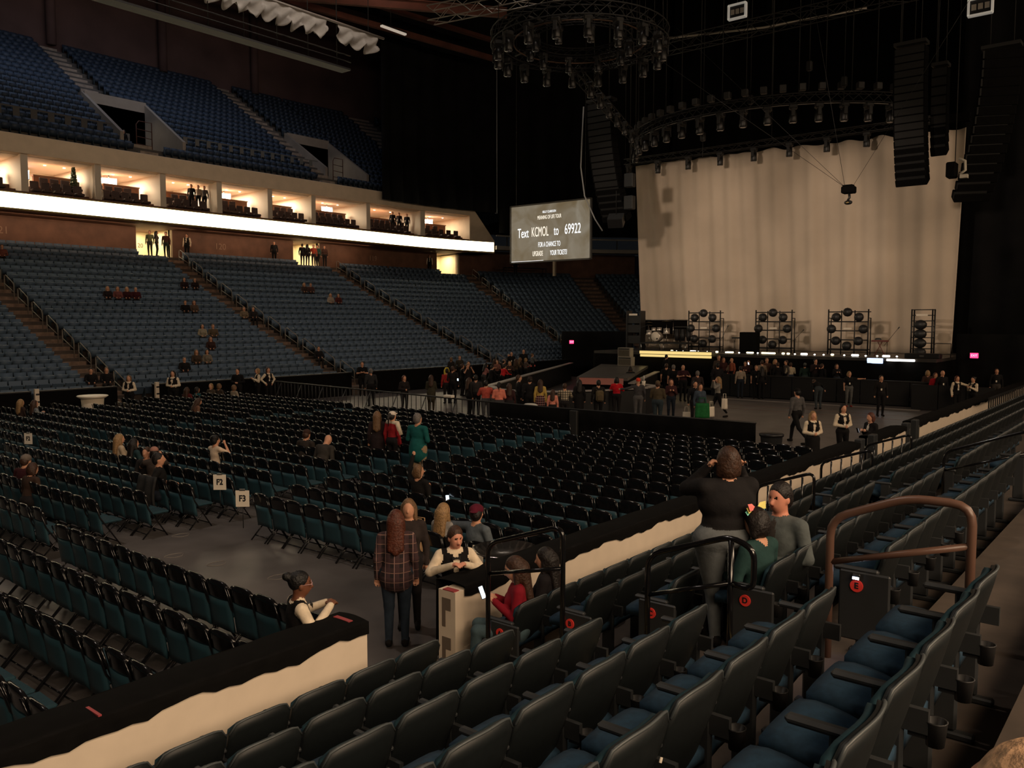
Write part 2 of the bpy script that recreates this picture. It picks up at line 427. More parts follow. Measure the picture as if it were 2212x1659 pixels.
for s in SD[1:-1]: sweep(mb, rect(17.4, 17.8, 11.3, 13.66), s-.2, s+.2)
struct(mb.build('wall_suite_dividers', M_SUITE), 'cream dividing walls between the suites')
mb = MB()   # slanted end wall of the suite level
pl = [pt(55.9, 17.2, 14.75), pt(55.9, 17.2, 10.35), pt(58.0, 17.2, 10.35), pt(58.0, 17.2, 11.5)]; q = [pt(55.9, 23.3, 14.75), pt(55.9, 23.3, 10.35), pt(58.0, 23.3, 10.35), pt(58.0, 23.3, 11.5)]
mb.add(pl+q, [(0, 3, 2, 1), (4, 5, 6, 7), (0, 4, 7, 3), (0, 1, 5, 4), (1, 2, 6, 5), (2, 3, 7, 6)])
struct(mb.build('wall_suite_end', M_CREAM), 'slanted cream end wall of the suite level')
M_SUITESEAT = mat('suite_armchair', (.075, .045, .04), .7)
M_TVON = mat('tv_white', (.9, .9, .9), .4, emit=(.95, .97, 1), estr=1.3)
M_TVBL = mat('tv_blue', (.1, .2, .4), .4, emit=(.25, .45, .9), estr=1.3)
TVS = {2: (.35, 0), 3: (.3, 1), 4: (.5, 0), 6: (.55, 0), 8: (.68, 0), 10: (.55, 0), 0: (.5, 0)}
ORD = ['far left', 'second', 'third', 'fourth', 'fifth', 'sixth', 'seventh', 'eighth', 'ninth', 'tenth', 'last']
def ssp(s): return pt(s, 0, 0)
for k in range(2, len(SD)-1):
    a, b = SD[k]+.2, SD[k+1]-.2; W = b-a; c = (a+b)/2
    p = pt(c, 20.6, 13.5); l = lamp('suite_light', 'AREA', p, 430 if k > 3 else 430, (1, .84, .62), 2.2, 2.0); l.rotation_euler[2] = ang(c)
    nm = ORD[k-2]
    # ceiling downlights
    for j in range(3):
        s = a+W*(.2+.3*j); q = pt(s, 19.8, 13.57)
        o = MB().lathe([(.07, .0), (.07, -.02)], (0, 0, 0), 10).build('downlight', M_LAMP, loc=q); tag(o, 'small glowing downlight, %s across the ceiling of the %s suite from the left' % (('first', 'second', 'third')[j], nm), 'downlight', 'suite ceiling downlights')
    # seats: two terraces
    for row, (d, z, n) in enumerate(((17.95, 11.35, int(W/.62)), (18.85, 11.75, int(W/.62)-2))):
        s0 = a+.35+(1.1 if (k % 2 and row) else .2)
        for j in range(n):
            s = s0+j*.62
            if s > b-.35: break
            mbs = MB(); mbs.rbox((0, .12, .62), (.5, .1, .6), .04); mbs.rbox((0, -.14, .36), (.5, .42, .16), .04); mbs.bx(-.2, .2, -.05, .1, 0, .3)
            o = link('suite_armchair', MC['suiteseat_me'], None, pt(s, d, z), ang(s)) if 'suiteseat_me' in MC else None
            if o is None:
                MC['suiteseat_me'] = mbs.mesh('suite_armchair', M_SUITESEAT); o = link('suite_armchair', MC['suiteseat_me'], None, pt(s, d, z), ang(s))
            tag(o, 'dark padded seat, %s row of the %s suite terrace, %s from its left' % (('front', 'rear')[row], nm, ['first', 'second', 'third', 'fourth', 'fifth', 'sixth', 'seventh', 'eighth', 'ninth', 'tenth', 'eleventh'][j]), 'seat', 'suite terrace seats')
    # counter
    t = thing('suite_counter', 'brown wood counter behind the seats of the %s suite' % nm, 'counter', pt(a+W*.6, 19.6, 12.1), ang(c))
    cw = W*.62
    MB().bx(-cw/2, cw/2, -.1, .1, 0, .72).build('front_panel', M_WOOD, t); MB().bx(-cw/2-.03, cw/2+.03, -.16, .3, .72, .79).build('counter_top', mat('counter_top', (.34, .18, .10), .4), t)
    # wood back panel / door
    if k % 2 == 0 or k in (2, 10, 11):
        t = thing('wood_panel', 'reddish wood wall panel at the back of the %s suite from the left' % nm, 'panel', pt(a+W*.3, 23.2, 12.1), ang(c))
        n = 3
        for j in range(n): MB().bx(-.8+j*.54, -.28+j*.54, -.06, 0, 0, 1.4).build('panel', M_WOOD, t)
    else:
        t = thing('suite_door', 'dark grey door at the back of the %s suite from the left' % nm, 'door', pt(a+W*.3, 23.2, 12.1), ang(c))
        MB().bx(-.45, .45, -.05, 0, 0, 1.4).build('leaf', mat('grey_door', (.10, .09, .085), .5), t); MB().sph((.36, -.08, .98), .03, 8).build('handle', M_STEEL, t)
    if k in TVS:
        fr, bl = TVS[k]; s = a+W*fr; t = thing('television', ('blue picture' if bl else 'bright white screen')+' television in the %s suite from the left' % nm, 'television', pt(s, 21.5 if k in (2, 3) else 20.4, 13.12), ang(c)-R(18))
        MB().rbox((0, 0, 0), (1.0, .06, .6), .015).build('bezel', M_BLACK, t); MB().bx(-.46, .46, -.036, -.031, -.26, .26).build('screen', M_TVBL if bl else M_TVON, t); MB().bx(-.03, .03, 0, .04, .28, .5).build('bracket', M_BLACK, t)
    # stair rail beside the terrace
    if k in (4, 6, 9, 11):
        t = thing('stair_rail', 'pale stair rail at the left side of the %s suite from the left' % nm, 'handrail', pt(a+.3, 17.9, 11.35), ang(c))
        mb = MB(); mb.tube([(0, 0, 0), (0, 0, .8), (.1, 1.5, 1.5), (.1, 1.5, .7)], .03, 6); mb.build('rail', M_STEEL, t); MB().tube([(0, .05, .45), (.1, 1.45, 1.1)], .025, 6).build('mid_rail', M_STEEL, t)
t = thing('round_column', 'cream column standing at the front of the left suites', 'column', pt(24.6, 17.62, 11.3)); MB().cyl((0, 0, 0), (0, 0, 2.3), .26, 16).build('shaft', M_SUITE, t)
t = thing('christmas_tree', 'slim decorated tree beside the column in a left suite', 'tree', pt(23.8, 18.9, 11.75))
mb = MB()
for i in range(60):
    z = .15+i/60*1.6; r = .33*(1-i/62); a = i*2.4; mb.box((r*math.cos(a)*.7, r*math.sin(a)*.7, z), (.16, .16, .07), 0, Matrix.Rotation(a, 3, 'Z') @ Matrix.Rotation(.5, 3, 'Y'))
mb.build('foliage', mat('tree_green', (.05, .07, .03), .8), t)
for i in range(14):
    z = .25+i/14*1.4; r = .3*(1-i/16); a = i*1.7; MB().sph((r*math.cos(a), r*math.sin(a), z), .045, 6).build('bauble', M_PAPER, t)
mb = MB(); mb.cyl((0, 0, 0), (0, 0, .3), .05, 8); mb.build('trunk', M_WOOD, t)

# upper deck
NU = 19; DU = lambda i: 18.6+.82*i; ZU = lambda i: 14.95+.54*i
S_UP = 62
mb = MB(); prof = [(17.7, 14.75)]
for i in range(NU): prof += [(DU(i), ZU(i)), (DU(i+1), ZU(i))]
prof += [(DU(NU), 14.75)]
VOM = [(13.0, 17.2), (27.5, 31.9), (44.3, 48.7)]    # recessed mouths in rows 4..9
segs = []; e0 = -6
for a, b in VOM: segs.append((e0, a)); e0 = b
segs.append((e0, S_UP))
for a, b in segs: sweep(mb, prof, a, b)
for a, b in VOM:
    pl_ = [(17.7, 14.75)]
    for i in range(2): pl_ += [(DU(i), ZU(i)), (DU(i+1), ZU(i))]
    pl_ += [(DU(8), ZU(1)), (DU(8), ZU(8)-.1)]
    for i in range(8, NU): pl_ += [(DU(i), ZU(i)), (DU(i+1), ZU(i))]
    pl_ += [(DU(NU), 14.75)]
    sweep(mb, pl_, a, b)
struct(mb.build('upper_deck_steps', mat('upper_tread', (.085, .075, .065), .85, noise=.2, scale=2)), 'stepped rows of the upper deck')
M_VOM = mat('vomitory_concrete', (.30, .25, .195), .8, noise=.12, scale=1)
mb = MB()
for a, b in VOM:
    for x in (a, b):
        P = [(DU(2)-.2, ZU(1)), (DU(2)-.2, ZU(2)+.5), (DU(8)+.3, ZU(8)+.75), (DU(8)+.3, ZU(1))]
        sweep(mb, P, x-.12, x+.12)
    sweep(mb, rect(DU(8), DU(8)+.25, ZU(1)+2.1, ZU(8)+.75), a, b)
    sweep(mb, rect(DU(8), DU(8)+.3, ZU(1), ZU(1)+2.1), a, a+1.3); sweep(mb, rect(DU(8), DU(8)+.3, ZU(1), ZU(1)+2.1), b-1.3, b)
struct(mb.build('wall_vomitories', M_VOM), 'pale concrete walls of the upper deck entrances')
for a, b in VOM[1:]:
    lamp('vomitory_light', 'AREA', pt((a+b)/2, DU(6), ZU(1)+3.2), 9, (1, .85, .62), 1.0)
UAISLE = (28.8, 43.7, 54.6)
mb = MB()
for s in UAISLE:
    for i in range(NU):
        if any(a-.3 < s < b+.3 for a, b in VOM) and 2 <= i < 8: continue
        sweep(mb, rect(DU(i), DU(i+1), ZU(i), ZU(i)+.01), s-.62, s+.62); sweep(mb, rect(DU(i)+.42, DU(i+1), ZU(i), ZU(i)+.3), s-.62, s+.62)
struct(mb.build('upper_aisle_steps', mat('upper_step', (.30, .24, .185), .85, noise=.3, scale=3)), 'pale aisle stairs of the upper deck')
# back wall and roof
mb = MB(); sweep(mb, rect(DU(NU), DU(NU)+.3, 14, 36), -6, 106); struct(mb.build('wall_upper_back', mat('upper_wall', (.10, .058, .052), .9, noise=.3, scale=.3)))
mb = MB(); mb.bx(-30, 110, -22, 80, 36, 36.3); struct(mb.build('ceiling', mat('roof_dark', (.012, .009, .008), .9)))
mb = MB()
for s in range(20, 66, 9): mb.cyl(pt(s, DU(NU)-.5, ZU(NU)), pt(s, DU(NU)-.5, ZU(NU)+8), .35, 10)
struct(mb.build('trim_upper_columns', mat('upper_wall')))
# black drapes hiding the end of the upper deck
def drape(name, s0, s1, d, z0, z1, label, amp=.12, wl=1.6):
    t = MB(); nu = max(8, int((s1-s0)*4))
    c = Vector(pt((s0+s1)/2, d, z0))
    def fn(u, v):
        s = s0+(s1-s0)*u; q = pt(s, d+amp*math.sin(s*2*math.pi/wl)+.05*math.sin(s*9), z0+(z1-z0)*v); return tuple(Vector(q)-c)
    t.sheet(fn, nu, 4, (0, .03, 0)); o = t.build(name, M_DRAPE, loc=c); tag(o, label, 'drape'); return o
drape('black_drape', 47.2, 57.95, 16.6, 14.0, 35.8, 'tall black drape hanging at the end of the blue upper seats')
drape('black_drape', 58.2, 72, 16.6, 12.2, 35.8, 'tall black drape to the right of the pale slit, behind the video screen')
drape('black_drape', 72.2, 104, 16.6, 8.5, 35.8, 'tall black drape behind the cream stage curtain')
t = thing('pale_duct', 'narrow pale pipe showing in the slit between two black drapes', 'pipe', pt(58.07, 17.0, 14)); MB().cyl((0, 0, 0), (0, 0, 15), .12, 8).build('pipe', mat('duct_grey', (.3, .32, .34), .5), t)
# end stand: slab edge and rail carrying on past the suites
mb = MB(); sweep(mb, rect(17.0, 18.4, 10.7, 11.05), S_END+.15, 100); struct(mb.build('balcony_edge_end', mat('pale_edge', (.34, .31, .27), .7)))
t = thing('balcony_rail', 'pale horizontal rail running behind the video screen', 'rail', pt(68, 17.0, 11.95)); c = Vector(pt(68, 17.0, 11.95))
mb = MB(); sweep(mb, rect(17.0, 17.12, 11.92, 12.05), S_END+.15, 100); mb.build('top_bar', mat('pale_edge', (.3, .3, .3)), t, loc=-c)
for s in np.arange(59, 96, 3.0):
    mb = MB(); sweep(mb, rect(17.02, 17.1, 11.05, 11.92), s-.04, s+.04); mb.build('post', M_GREYP, t, loc=-c)
mb = MB(); sweep(mb, rect(DW+.2, DW+.4, ZC, 10.7), 64, 104); struct(mb.build('wall_end_blue', mat('night_blue_wall', (.035, .045, .085), .8)))
t = thing('pale_post', 'pale post under the right end of the video screen', 'post', pt(63.0, 17.2, ZC)); MB().bx(-.12, .12, -.12, .12, 0, 1.7).build('post', M_CREAM, t)
t = thing('work_table', 'dark table with gear on the concourse under the video screen', 'table', pt(61.0, 18.3, ZC), ang(61.0))
MB().bx(-2.2, 2.2, -.4, .4, .72, .78).build('table_top', M_BLACK, t)
for x in (-2.1, 2.1):
    for y in (-.35, .35): MB().bx(x-.03, x+.03, y-.03, y+.03, 0, .72).build('leg', M_BLACK, t)
# black masking drapes on the floor and right of the stage
def flatdrape(name, x0, x1, y0, y1, z0, z1, label, n=40):
    L = math.hypot(x1-x0, y1-y0); c = Vector(((x0+x1)/2, (y0+y1)/2, z0)); nx, ny = -(y1-y0)/L, (x1-x0)/L
    def fn(u, v):
        wv = .1*math.sin(u*L*3.9)+.04*math.sin(u*L*9.1); return (x0+(x1-x0)*u+nx*wv-c.x, y0+(y1-y0)*u+ny*wv-c.y, (z1-z0)*v)
    o = MB().sheet(fn, max(8, int(L*3)), 3, (nx*.03, ny*.03, 0)).build(name, M_DRAPE, loc=c); return tag(o, label, 'drape')
flatdrape('black_drape', 53.4, 53.4, 10.8, -14, 0, 35.8, 'tall black drape to the right of the stage curtain')
flatdrape('black_drape', 46.2, 46.2, 9.2, -12, 0, 3.4, 'low black drape with the exit sign, right of the stage')
flatdrape('black_drape', 50.0, 52.5, 36.0, 31.5, 0, 3.3, 'low black drape with the exit sign, left of the stage')
# ------------------------------------------------------------------ many copies of one shape as ONE mesh
def bake(name, mb, mats, poses):
    v = np.array(mb.v); nv = len(v); fl = [len(f) for f in mb.f]; loops = np.concatenate([np.array(f) for f in mb.f])
    P = np.array(poses, float)                          # x, y, z, rz
    c, s = np.cos(P[:, 3]), np.sin(P[:, 3])
    X = v[None, :, 0]*c[:, None]-v[None, :, 1]*s[:, None]+P[:, 0:1]; Y = v[None, :, 0]*s[:, None]+v[None, :, 1]*c[:, None]+P[:, 1:2]; Z = v[None, :, 2]+P[:, 2:3]
    co = np.stack([X, Y, Z], -1).reshape(-1, 3); n = len(P)
    me = bpy.data.meshes.new(name); me.vertices.add(n*nv); me.vertices.foreach_set('co', co.ravel())
    L = (loops[None, :]+np.arange(n)[:, None]*nv).ravel(); me.loops.add(len(L)); me.loops.foreach_set('vertex_index', L.astype(np.int32))
    tot = np.tile(fl, n); st = np.concatenate([[0], np.cumsum(tot)[:-1]]); me.polygons.add(len(tot)); me.polygons.foreach_set('loop_start', st.astype(np.int32)); me.polygons.foreach_set('loop_total', tot.astype(np.int32))
    me.polygons.foreach_set('material_index', np.tile(mb.m, n).astype(np.int32))
    for x in mats: me.materials.append(x)
    me.update(calc_edges=True); me.validate()
    return link(name, me)

# ------------------------------------------------------------------ near stadium seats
def top_z(u): return .845-.055*abs(u)**3.2-.04*max(0, abs(u)-.9)*10
def back_pt(u, v, off=0):
    z = .36+(top_z(u)-.36)*v; y = .115*(1-v)**1.2+.055*abs(u)**2-.02*v
    return (u*.252, y+off, z)
def seat_parts():
    P = {}
    mb = MB(); mb.sheet(lambda u, v: back_pt(u*2-1, v), 10, 6, .028); P['backrest'] = (mb, [M_SEATBACK])
    mb = MB(); mb.sheet(lambda u, v: back_pt((u*2-1)*.93, .06+v*.90, .03), 8, 5, .03); P['back_pad'] = (mb, [M_TEAL])
    mb = MB()
    def cu(u, v):                                      # upturned cushion, rounded front
        a = R(14); L = .42*v; x = (u*2-1)*.225; t = .03*math.sin(math.pi*min(1, max(0, v)))+.02*(1-(u*2-1)**4)
        return (x, .11+L*math.cos(a)-t*math.sin(a), .40+L*math.sin(a)+t*math.cos(a)-.06*max(0, v-.75)*4*max(0, v-.75))
    mb.sheet(cu, 6, 6, (0, .0, -.07)); P['cushion'] = (mb, [M_CUSH])
    mb = MB(); mb.rbox((-.265, .235, .625), (.052, .32, .038), .014); P['armrest'] = (mb, [M_GREYP])
    mb = MB(); mb.rbox((-.265, .16, .33), (.04, .13, .58), .012); mb.rbox((-.265, .14, .02), (.06, .26, .04), .01); mb.box((-.265, .06, .52), (.03, .12, .10), 0); P['standard'] = (mb, [M_GREYP])
    mb = MB(); mb.lathe([(.036, 0), (.046, .10), (.048, .105), (.040, .105), (.032, .012), (.0, .012)], (-.24, -.02, .42), 12); mb.box((-.24, .03, .46), (.05, .10, .03)); P['cup_holder'] = (mb, [M_BLACK])
    return P
SP = seat_parts()
mb = MB(); mb.tube([tuple(np.array(back_pt(u, 1))+np.array((0, .004, .002))) for u in np.linspace(-1, 1, 13)], .0075, 5); SP['edge_trim'] = (mb, [M_TRIM])
SM = {k: mb.mesh(k, ms) for k, (mb, ms) in SP.items()}
def seat_mats(): return [M_SEATBACK, M_TEAL, M_CUSH, M_GREYP, M_GREYP, M_BLACK]
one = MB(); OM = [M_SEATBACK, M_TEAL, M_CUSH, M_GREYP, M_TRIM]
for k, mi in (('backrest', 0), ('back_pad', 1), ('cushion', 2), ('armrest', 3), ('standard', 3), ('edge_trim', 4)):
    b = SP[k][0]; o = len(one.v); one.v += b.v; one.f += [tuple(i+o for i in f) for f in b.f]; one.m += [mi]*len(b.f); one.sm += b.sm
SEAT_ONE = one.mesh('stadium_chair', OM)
ROWN = 'FEDCBA'
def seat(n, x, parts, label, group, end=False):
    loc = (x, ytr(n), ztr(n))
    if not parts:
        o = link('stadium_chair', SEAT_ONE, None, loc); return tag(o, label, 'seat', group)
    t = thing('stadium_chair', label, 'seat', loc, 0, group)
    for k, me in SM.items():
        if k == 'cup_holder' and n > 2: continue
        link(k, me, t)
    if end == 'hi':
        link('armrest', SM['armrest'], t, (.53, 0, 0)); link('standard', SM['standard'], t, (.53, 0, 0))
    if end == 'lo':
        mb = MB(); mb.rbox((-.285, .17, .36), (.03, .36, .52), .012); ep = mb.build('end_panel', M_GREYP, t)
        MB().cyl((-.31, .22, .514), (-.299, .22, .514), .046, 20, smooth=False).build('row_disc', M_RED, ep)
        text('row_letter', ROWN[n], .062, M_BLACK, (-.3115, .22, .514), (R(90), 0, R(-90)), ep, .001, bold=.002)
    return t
NS = 0
ORDN = ['first', 'second', 'third', 'fourth', 'fifth', 'sixth', 'seventh', 'eighth', 'ninth', 'tenth', 'eleventh', 'twelfth', 'thirteenth', 'fourteenth', 'fifteenth', 'sixteenth', 'seventeenth', 'eighteenth', 'nineteenth', 'twentieth']
def ordn(i):
    if i < 20: return ORDN[i]
    return ('twenty', 'thirty', 'forty', 'fifty', 'sixty')[(i+1)//10-2]+('-'+ORDN[(i+1) % 10-1] if (i+1) % 10 else ' places')
for n in range(6):
    L = ROWN[n]; x1 = 4.68
    for i in range(8):                                  # this side of the aisle
        x = x1-i*.53+.265+(.02 if n in (1, 2) else .03)
        seat(n, x, True, 'dark teal stadium seat in row %s, %s on the near side of the aisle' % (L, ordn(i)), 'row %s seats on the near side of the aisle' % L, 'hi' if i == 0 else False); NS += 1
    xm = (6.5, 12.6, 19.2, 25.5, 32, 38.5)[n]
    x = 6.28+.30; first = True; side = 'between the brown rail and the next aisle'; cnt = 0
    while x < xm:
        if n > 0 or first:
            if 11.95 < x < 13.35: x = 13.4; side = 'past the second aisle'; first = False; cnt = 0
            lab = 'stadium seat at the aisle end of row %s with a red letter disc' % L if first else 'dark teal stadium seat in row %s, %s %s' % (L, ordn(cnt), side); cnt += 1
            seat(n, x, x < 9.2, lab, None if first else 'row %s seats %s' % (L, side), 'lo' if first else False); NS += 1
            first = False
        x += .53
# folded seat behind which nothing is seen: row G, one seat for the person in front
seat(-1, 1.62, True, 'dark teal stadium seat under the fair haired person at the lower right', None); NS += 1
# step light on the end of row E
t = thing('step_light', 'small glowing step light above the red E disc at the aisle', 'step light', (6.265, ytr(1)+.22, ztr(1)+.585))
MB().rbox((0, 0, 0), (.03, .06, .045), .008).build('housing', M_BLACK, t)
MB().box((-.016, 0, -.008), (.006, .045, .018)).build('lens', mat('step_led', (.8, .9, 1), .4, emit=(.75, .85, 1), estr=9), t)
lamp('step_lamp', 'SPOT', (6.21, ytr(1)+.22, ztr(1)+.57), 2.2, (.62, .6, 1), .02, aim=(5.85, ytr(1)+.25, ztr(1)), spot=75)

# ------------------------------------------------------------------ handrails of the near aisles
def rail(label, x, pts_top, mids, posts, m, r=.024, name='handrail', bal=None):
    t = thing(name, label, 'handrail', (x, pts_top[0][0], 0)); y0 = pts_top[0][0]
    def rnd(P, k=4):                                    # round the corners
        out = [Vector((0, P[0][0]-y0, P[0][1]))]
        for i in range(1, len(P)-1):
            a, b, c = [Vector((0, q[0]-y0, q[1])) for q in P[i-1:i+2]]; d = min(.13, (a-b).length*.45, (c-b).length*.45)
            p0 = b+(a-b).normalized()*d; p1 = b+(c-b).normalized()*d
            for j in range(k+1): u = j/k; out.append(p0*(1-u)**2+b*2*u*(1-u)+p1*u*u)
        out.append(Vector((0, P[-1][0]-y0, P[-1][1]))); return out
    MB().tube(rnd(pts_top), r, 10).build('top_rail', m, t)
    for q in mids: MB().tube([(0, q[0][0]-y0, q[0][1]), (0, q[1][0]-y0, q[1][1])], r*.8, 8).build('mid_rail', m, t)
    for q in posts: MB().cyl((0, q[0]-y0, q[1]), (0, q[0]-y0, q[2]), r, 10).build('post', m, t)
    for q in bal or []: MB().cyl((0, q[0]-y0, q[1]), (0, q[0]-y0, q[2]), r*.7, 8).build('baluster', m, t)
    return t
rail('black tube handrail beside the red jacket at the foot of the aisle', 6.1, [(5.27, .38), (5.27, 1.84), (4.37, 2.15), (4.37, .8)], [((5.27, 1.54), (4.37, 1.76))], [], M_BLACKGL)
rail('black tube handrail beside the standing woman in black', 6.10, [(3.49, 1.0), (3.49, 2.05), (2.75, 2.32), (2.56, 2.25), (2.56, 1.93), (2.75, 1.95)], [((3.49, 1.70), (2.75, 1.95))], [(2.75, 1.2, 2.30)], M_BLACKGL)
rail('brown painted tube handrail at the top of the aisle, on the right', 6.10, [(1.99, 1.5), (1.99, 2.58), (1.47, 2.80), (1.08, 2.80), (1.08, 1.8)], [((1.99, 2.26), (1.08, 2.53))], [], M_BROWNP, .030)
def brail(x, lab):
    ys = [5.29-.9*k/5 for k in range(1, 5)]
    rail(lab, x, [(5.29, .4), (5.29, 1.40), (4.39, 1.72), (4.39, .8)], [((5.29, .66), (4.39, .92))], [], M_BLACKGL, .024, 'baluster_handrail', [(y, .66+.29*(5.29-y), 1.40+.355*(5.29-y)-.03) for y in ys])
brail(12.65, 'black handrail with four balusters behind the seated man in grey')
brail(15.6, 'black handrail with balusters, second from the seated man in grey')
brail(18.25, 'black handrail with balusters by the seated woman in a dark suit')
rail('thin dark two bar handrail beyond the brown one at the right edge', 12.65, [(2.62, 1.4), (2.62, 2.21), (1.6, 2.6), (1.6, 2.0)], [((2.62, 1.95), (1.6, 2.3))], [], M_BLACKGL, .02)
t = thing('baluster_guard', 'dark baluster guard in front of the white board at the far right', 'guard rail', (36.5, 5.4, 0))
MB().bx(-4, 4, -.03, .03, 1.34, 1.4).build('top_rail', M_BLACK, t); MB().bx(-4, 4, -.02, .02, .52, .56).build('bottom_rail', M_BLACK, t)
bm_ = MB().bx(-.02, .02, -.02, .02, .43, 1.34).mesh('baluster', M_BLACK)
for k in range(21): link('baluster', bm_, t, (-4+.4*k, 0, 0))

# ------------------------------------------------------------------ far handrails
n = 0
FR = MB(); FR.tube([(0, 0, 0), (0, 0, .78), (0, .1, .92), (0, 1.05, 1.37), (0, 1.2, 1.36), (0, 1.22, .45)], (.024), 6)
FRM = FR.mesh('rail', mat('far_rail', (.20, .17, .14), .5)); FMM = MB().tube([(0, .02, .42), (0, 1.2, .92)], .02, 6).mesh('mid_rail', mat('far_rail'))
for s, nm in zip(FAISLE[:4], ('left edge', 'second', 'third', 'fourth')):
    for i in range(0, 22, 2):
        t = thing('aisle_handrail', 'grey loop handrail, %s from the bottom of the %s aisle of the far bowl' % (ORDN[i//2], nm), 'handrail', pt(s+.3, DF(i)+.25, ZF[i]), ang(s), 'handrails of the %s far aisle' % nm)
        link('rail', FRM, t); link('mid_rail', FMM, t)

# ------------------------------------------------------------------ far seats: 75 nearest as things, the rest one mesh each tier
fs = MB()
fs.box((0, -.02, .60), (.47, .05, .46), 0, Matrix.Rotation(R(-10), 3, 'X')); fs.box((0, -.2, .50), (.44, .06, .36), 1, Matrix.Rotation(R(28), 3, 'X')); fs.box((-.25, -.12, .3), (.04, .26, .58), 2)
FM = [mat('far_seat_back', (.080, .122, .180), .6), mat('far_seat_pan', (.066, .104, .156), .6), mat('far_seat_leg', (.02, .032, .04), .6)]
FSM = fs.mesh('stadium_chair', FM)
def row_slots(S0, S1, d, aisles, skip=()):
    k = 1 if d < 0 else 1; s = S0; out = []
    while s < S1:
        st = .53 if s < 50 else .53*25/(15+d)
        if not any(abs(s-a) < w for a, w in aisles) and not any(a-.2 < s < b+.2 for a, b in skip): out.append(s)
        s += st
    return out
AIS = [(s, FAW.get(s, 1.1)/2+.27) for s in FAISLE]
poses = []; single = 0
for i in range(22):
    skip = [(a, b) for a, b, _ in PORT] if i == 21 else ()
    for s in row_slots(8 if i else 9.5, 96, DF(i)+.66, AIS, skip):
        q = pt(s, DF(i)+.66, ZF[i])
        if single < 75 and i < 2 and 11.5 < s < 37:
            o = link('stadium_chair', FSM, None, q, ang(s)); tag(o, 'blue green seat in the %s row of the far bowl, %s from the left' % (('first', 'second')[i], ordn(single % 48)), 'seat', 'front rows of the far lower bowl'); single += 1
        else: poses.append((*q, ang(s)))
o = bake('far_seats', fs, FM, poses); tag(o, 'rows of empty blue green seats filling the far lower bowl', 'seats', kind='stuff')
poses = []
UA = [(s, .9) for s in UAISLE]
for i in range(NU):
    for s in row_slots(10, S_UP, DU(i)+.6, UA, VOM if 1 <= i < 9 else ()):
        poses.append((*pt(s, DU(i)+.6, ZU(i)), ang(s)))
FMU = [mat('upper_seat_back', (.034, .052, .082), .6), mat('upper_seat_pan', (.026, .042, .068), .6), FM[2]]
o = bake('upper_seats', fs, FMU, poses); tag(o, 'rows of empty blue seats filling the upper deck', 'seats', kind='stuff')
# guard rails and the platform chairs of the upper deck front
t = thing('platform_rail', 'row of pale guard frames along the upper deck between two entrances', 'guard rail', pt(37.8, DU(2)+.05, ZU(2)))
fb = MB(); fb.bx(-.42, .42, -.02, .02, .86, .93); fb.bx(-.42, -.38, -.02, .02, 0, .9); fb.bx(-.38, -.12, -.02, .02, .45, .86); fbm = fb.mesh('guard_frame', mat('pale_frame', (.15, .145, .125), .6))
for k in range(13): link('guard_frame', fbm, t, (-5.4+k*.9, 0, 0))
t = thing('platform_rail', 'dark guard frames along the upper deck at the far left', 'guard rail', pt(23.0, DU(2)+.05, ZU(2)))
fb = MB(); fb.bx(-.5, .5, -.02, .02, .84, .93); fb.bx(-.5, -.12, -.02, .02, .1, .86); fbm = fb.mesh('guard_frame', mat('dark_frame', (.075, .07, .064), .6))
for k in range(8): link('guard_frame', fbm, t, (-3.5+k*1.0, 0, 0))
for a, b in VOM[1:]:
    l = 'left' if a < 40 else 'right'
    t = thing('entrance_rail', 'dark red guard rail at the %s upper deck entrance' % l, 'guard rail', pt(a+1.5, DU(3), ZU(1)))
    mb = MB(); mb.tube([(0, 0, 0), (0, 0, 1.9), (.3, .2, 2.2), (1.2, .2, 2.2), (1.2, .2, 0)], .035, 6); mb.build('rail', M_ROOF, t)
    for z in (.6, 1.1, 1.6): MB().tube([(0, 0, z), (1.2, .2, z)], .025, 6).build('bar', M_ROOF, t)

# ------------------------------------------------------------------ floor chairs
def chair_parts():
    P = {}
    mb = MB()
    def top(u, v):
        x = (u*2-1)*.225; z = .60+(.25+.035*(1-abs(u*2-1)**2.6)-.03*abs(u*2-1)**6)*v; return (x, -.235+.05*(1-v)+.03*(1-(u*2-1)**2)*-1+.03, z)
    mb.sheet(top, 8, 4, .035); P['top_pad'] = (mb, M_BLACKGL)
    mb = MB(); mb.sheet(lambda u, v: ((u*2-1)*.222, -.175+.055*(1-v)-.03*(1-(u*2-1)**2), .27+.37*v-.03*abs(u*2-1)**5*(1-v)), 6, 4, .03); P['back_panel'] = (mb, M_TEALP)
    mb = MB(); mb.rbox((0, .06, .445), (.42, .40, .05), .02); P['seat'] = (mb, M_TEAL)
    for sx in (-1, 1):
        mb = MB(); mb.tube([(sx*.232, -.235, .84), (sx*.232, -.15, .55), (sx*.232, .20, .0)], .013, 6); P['front_leg%d' % sx] = (mb, M_BLACKGL)
        mb = MB(); mb.tube([(sx*.215, .17, .43), (sx*.215, -.27, .0)], .013, 6); P['rear_leg%d' % sx] = (mb, M_BLACKGL)
    mb = MB(); mb.tube([(-.215, -.19, .08), (.215, -.19, .08)], .010, 6); mb.tube([(-.23, .14, .08), (.23, .14, .08)], .010, 6); P['crossbar'] = (mb, M_BLACKGL)
    return P
CP = chair_parts(); CMs = {k: mb.mesh(k.rstrip('-1').rstrip('1'), m_) for k, (mb, m_) in CP.items()}
one = MB(); OM = [M_BLACKGL, M_TEALP, M_TEAL]
for k, (b, m_) in CP.items():
    o = len(one.v); one.v += b.v; one.f += [tuple(i+o for i in f) for f in b.f]; one.m += [OM.index(m_)]*len(b.f); one.sm += b.sm
CH_ONE = one.mesh('folding_chair', OM)
slots = []
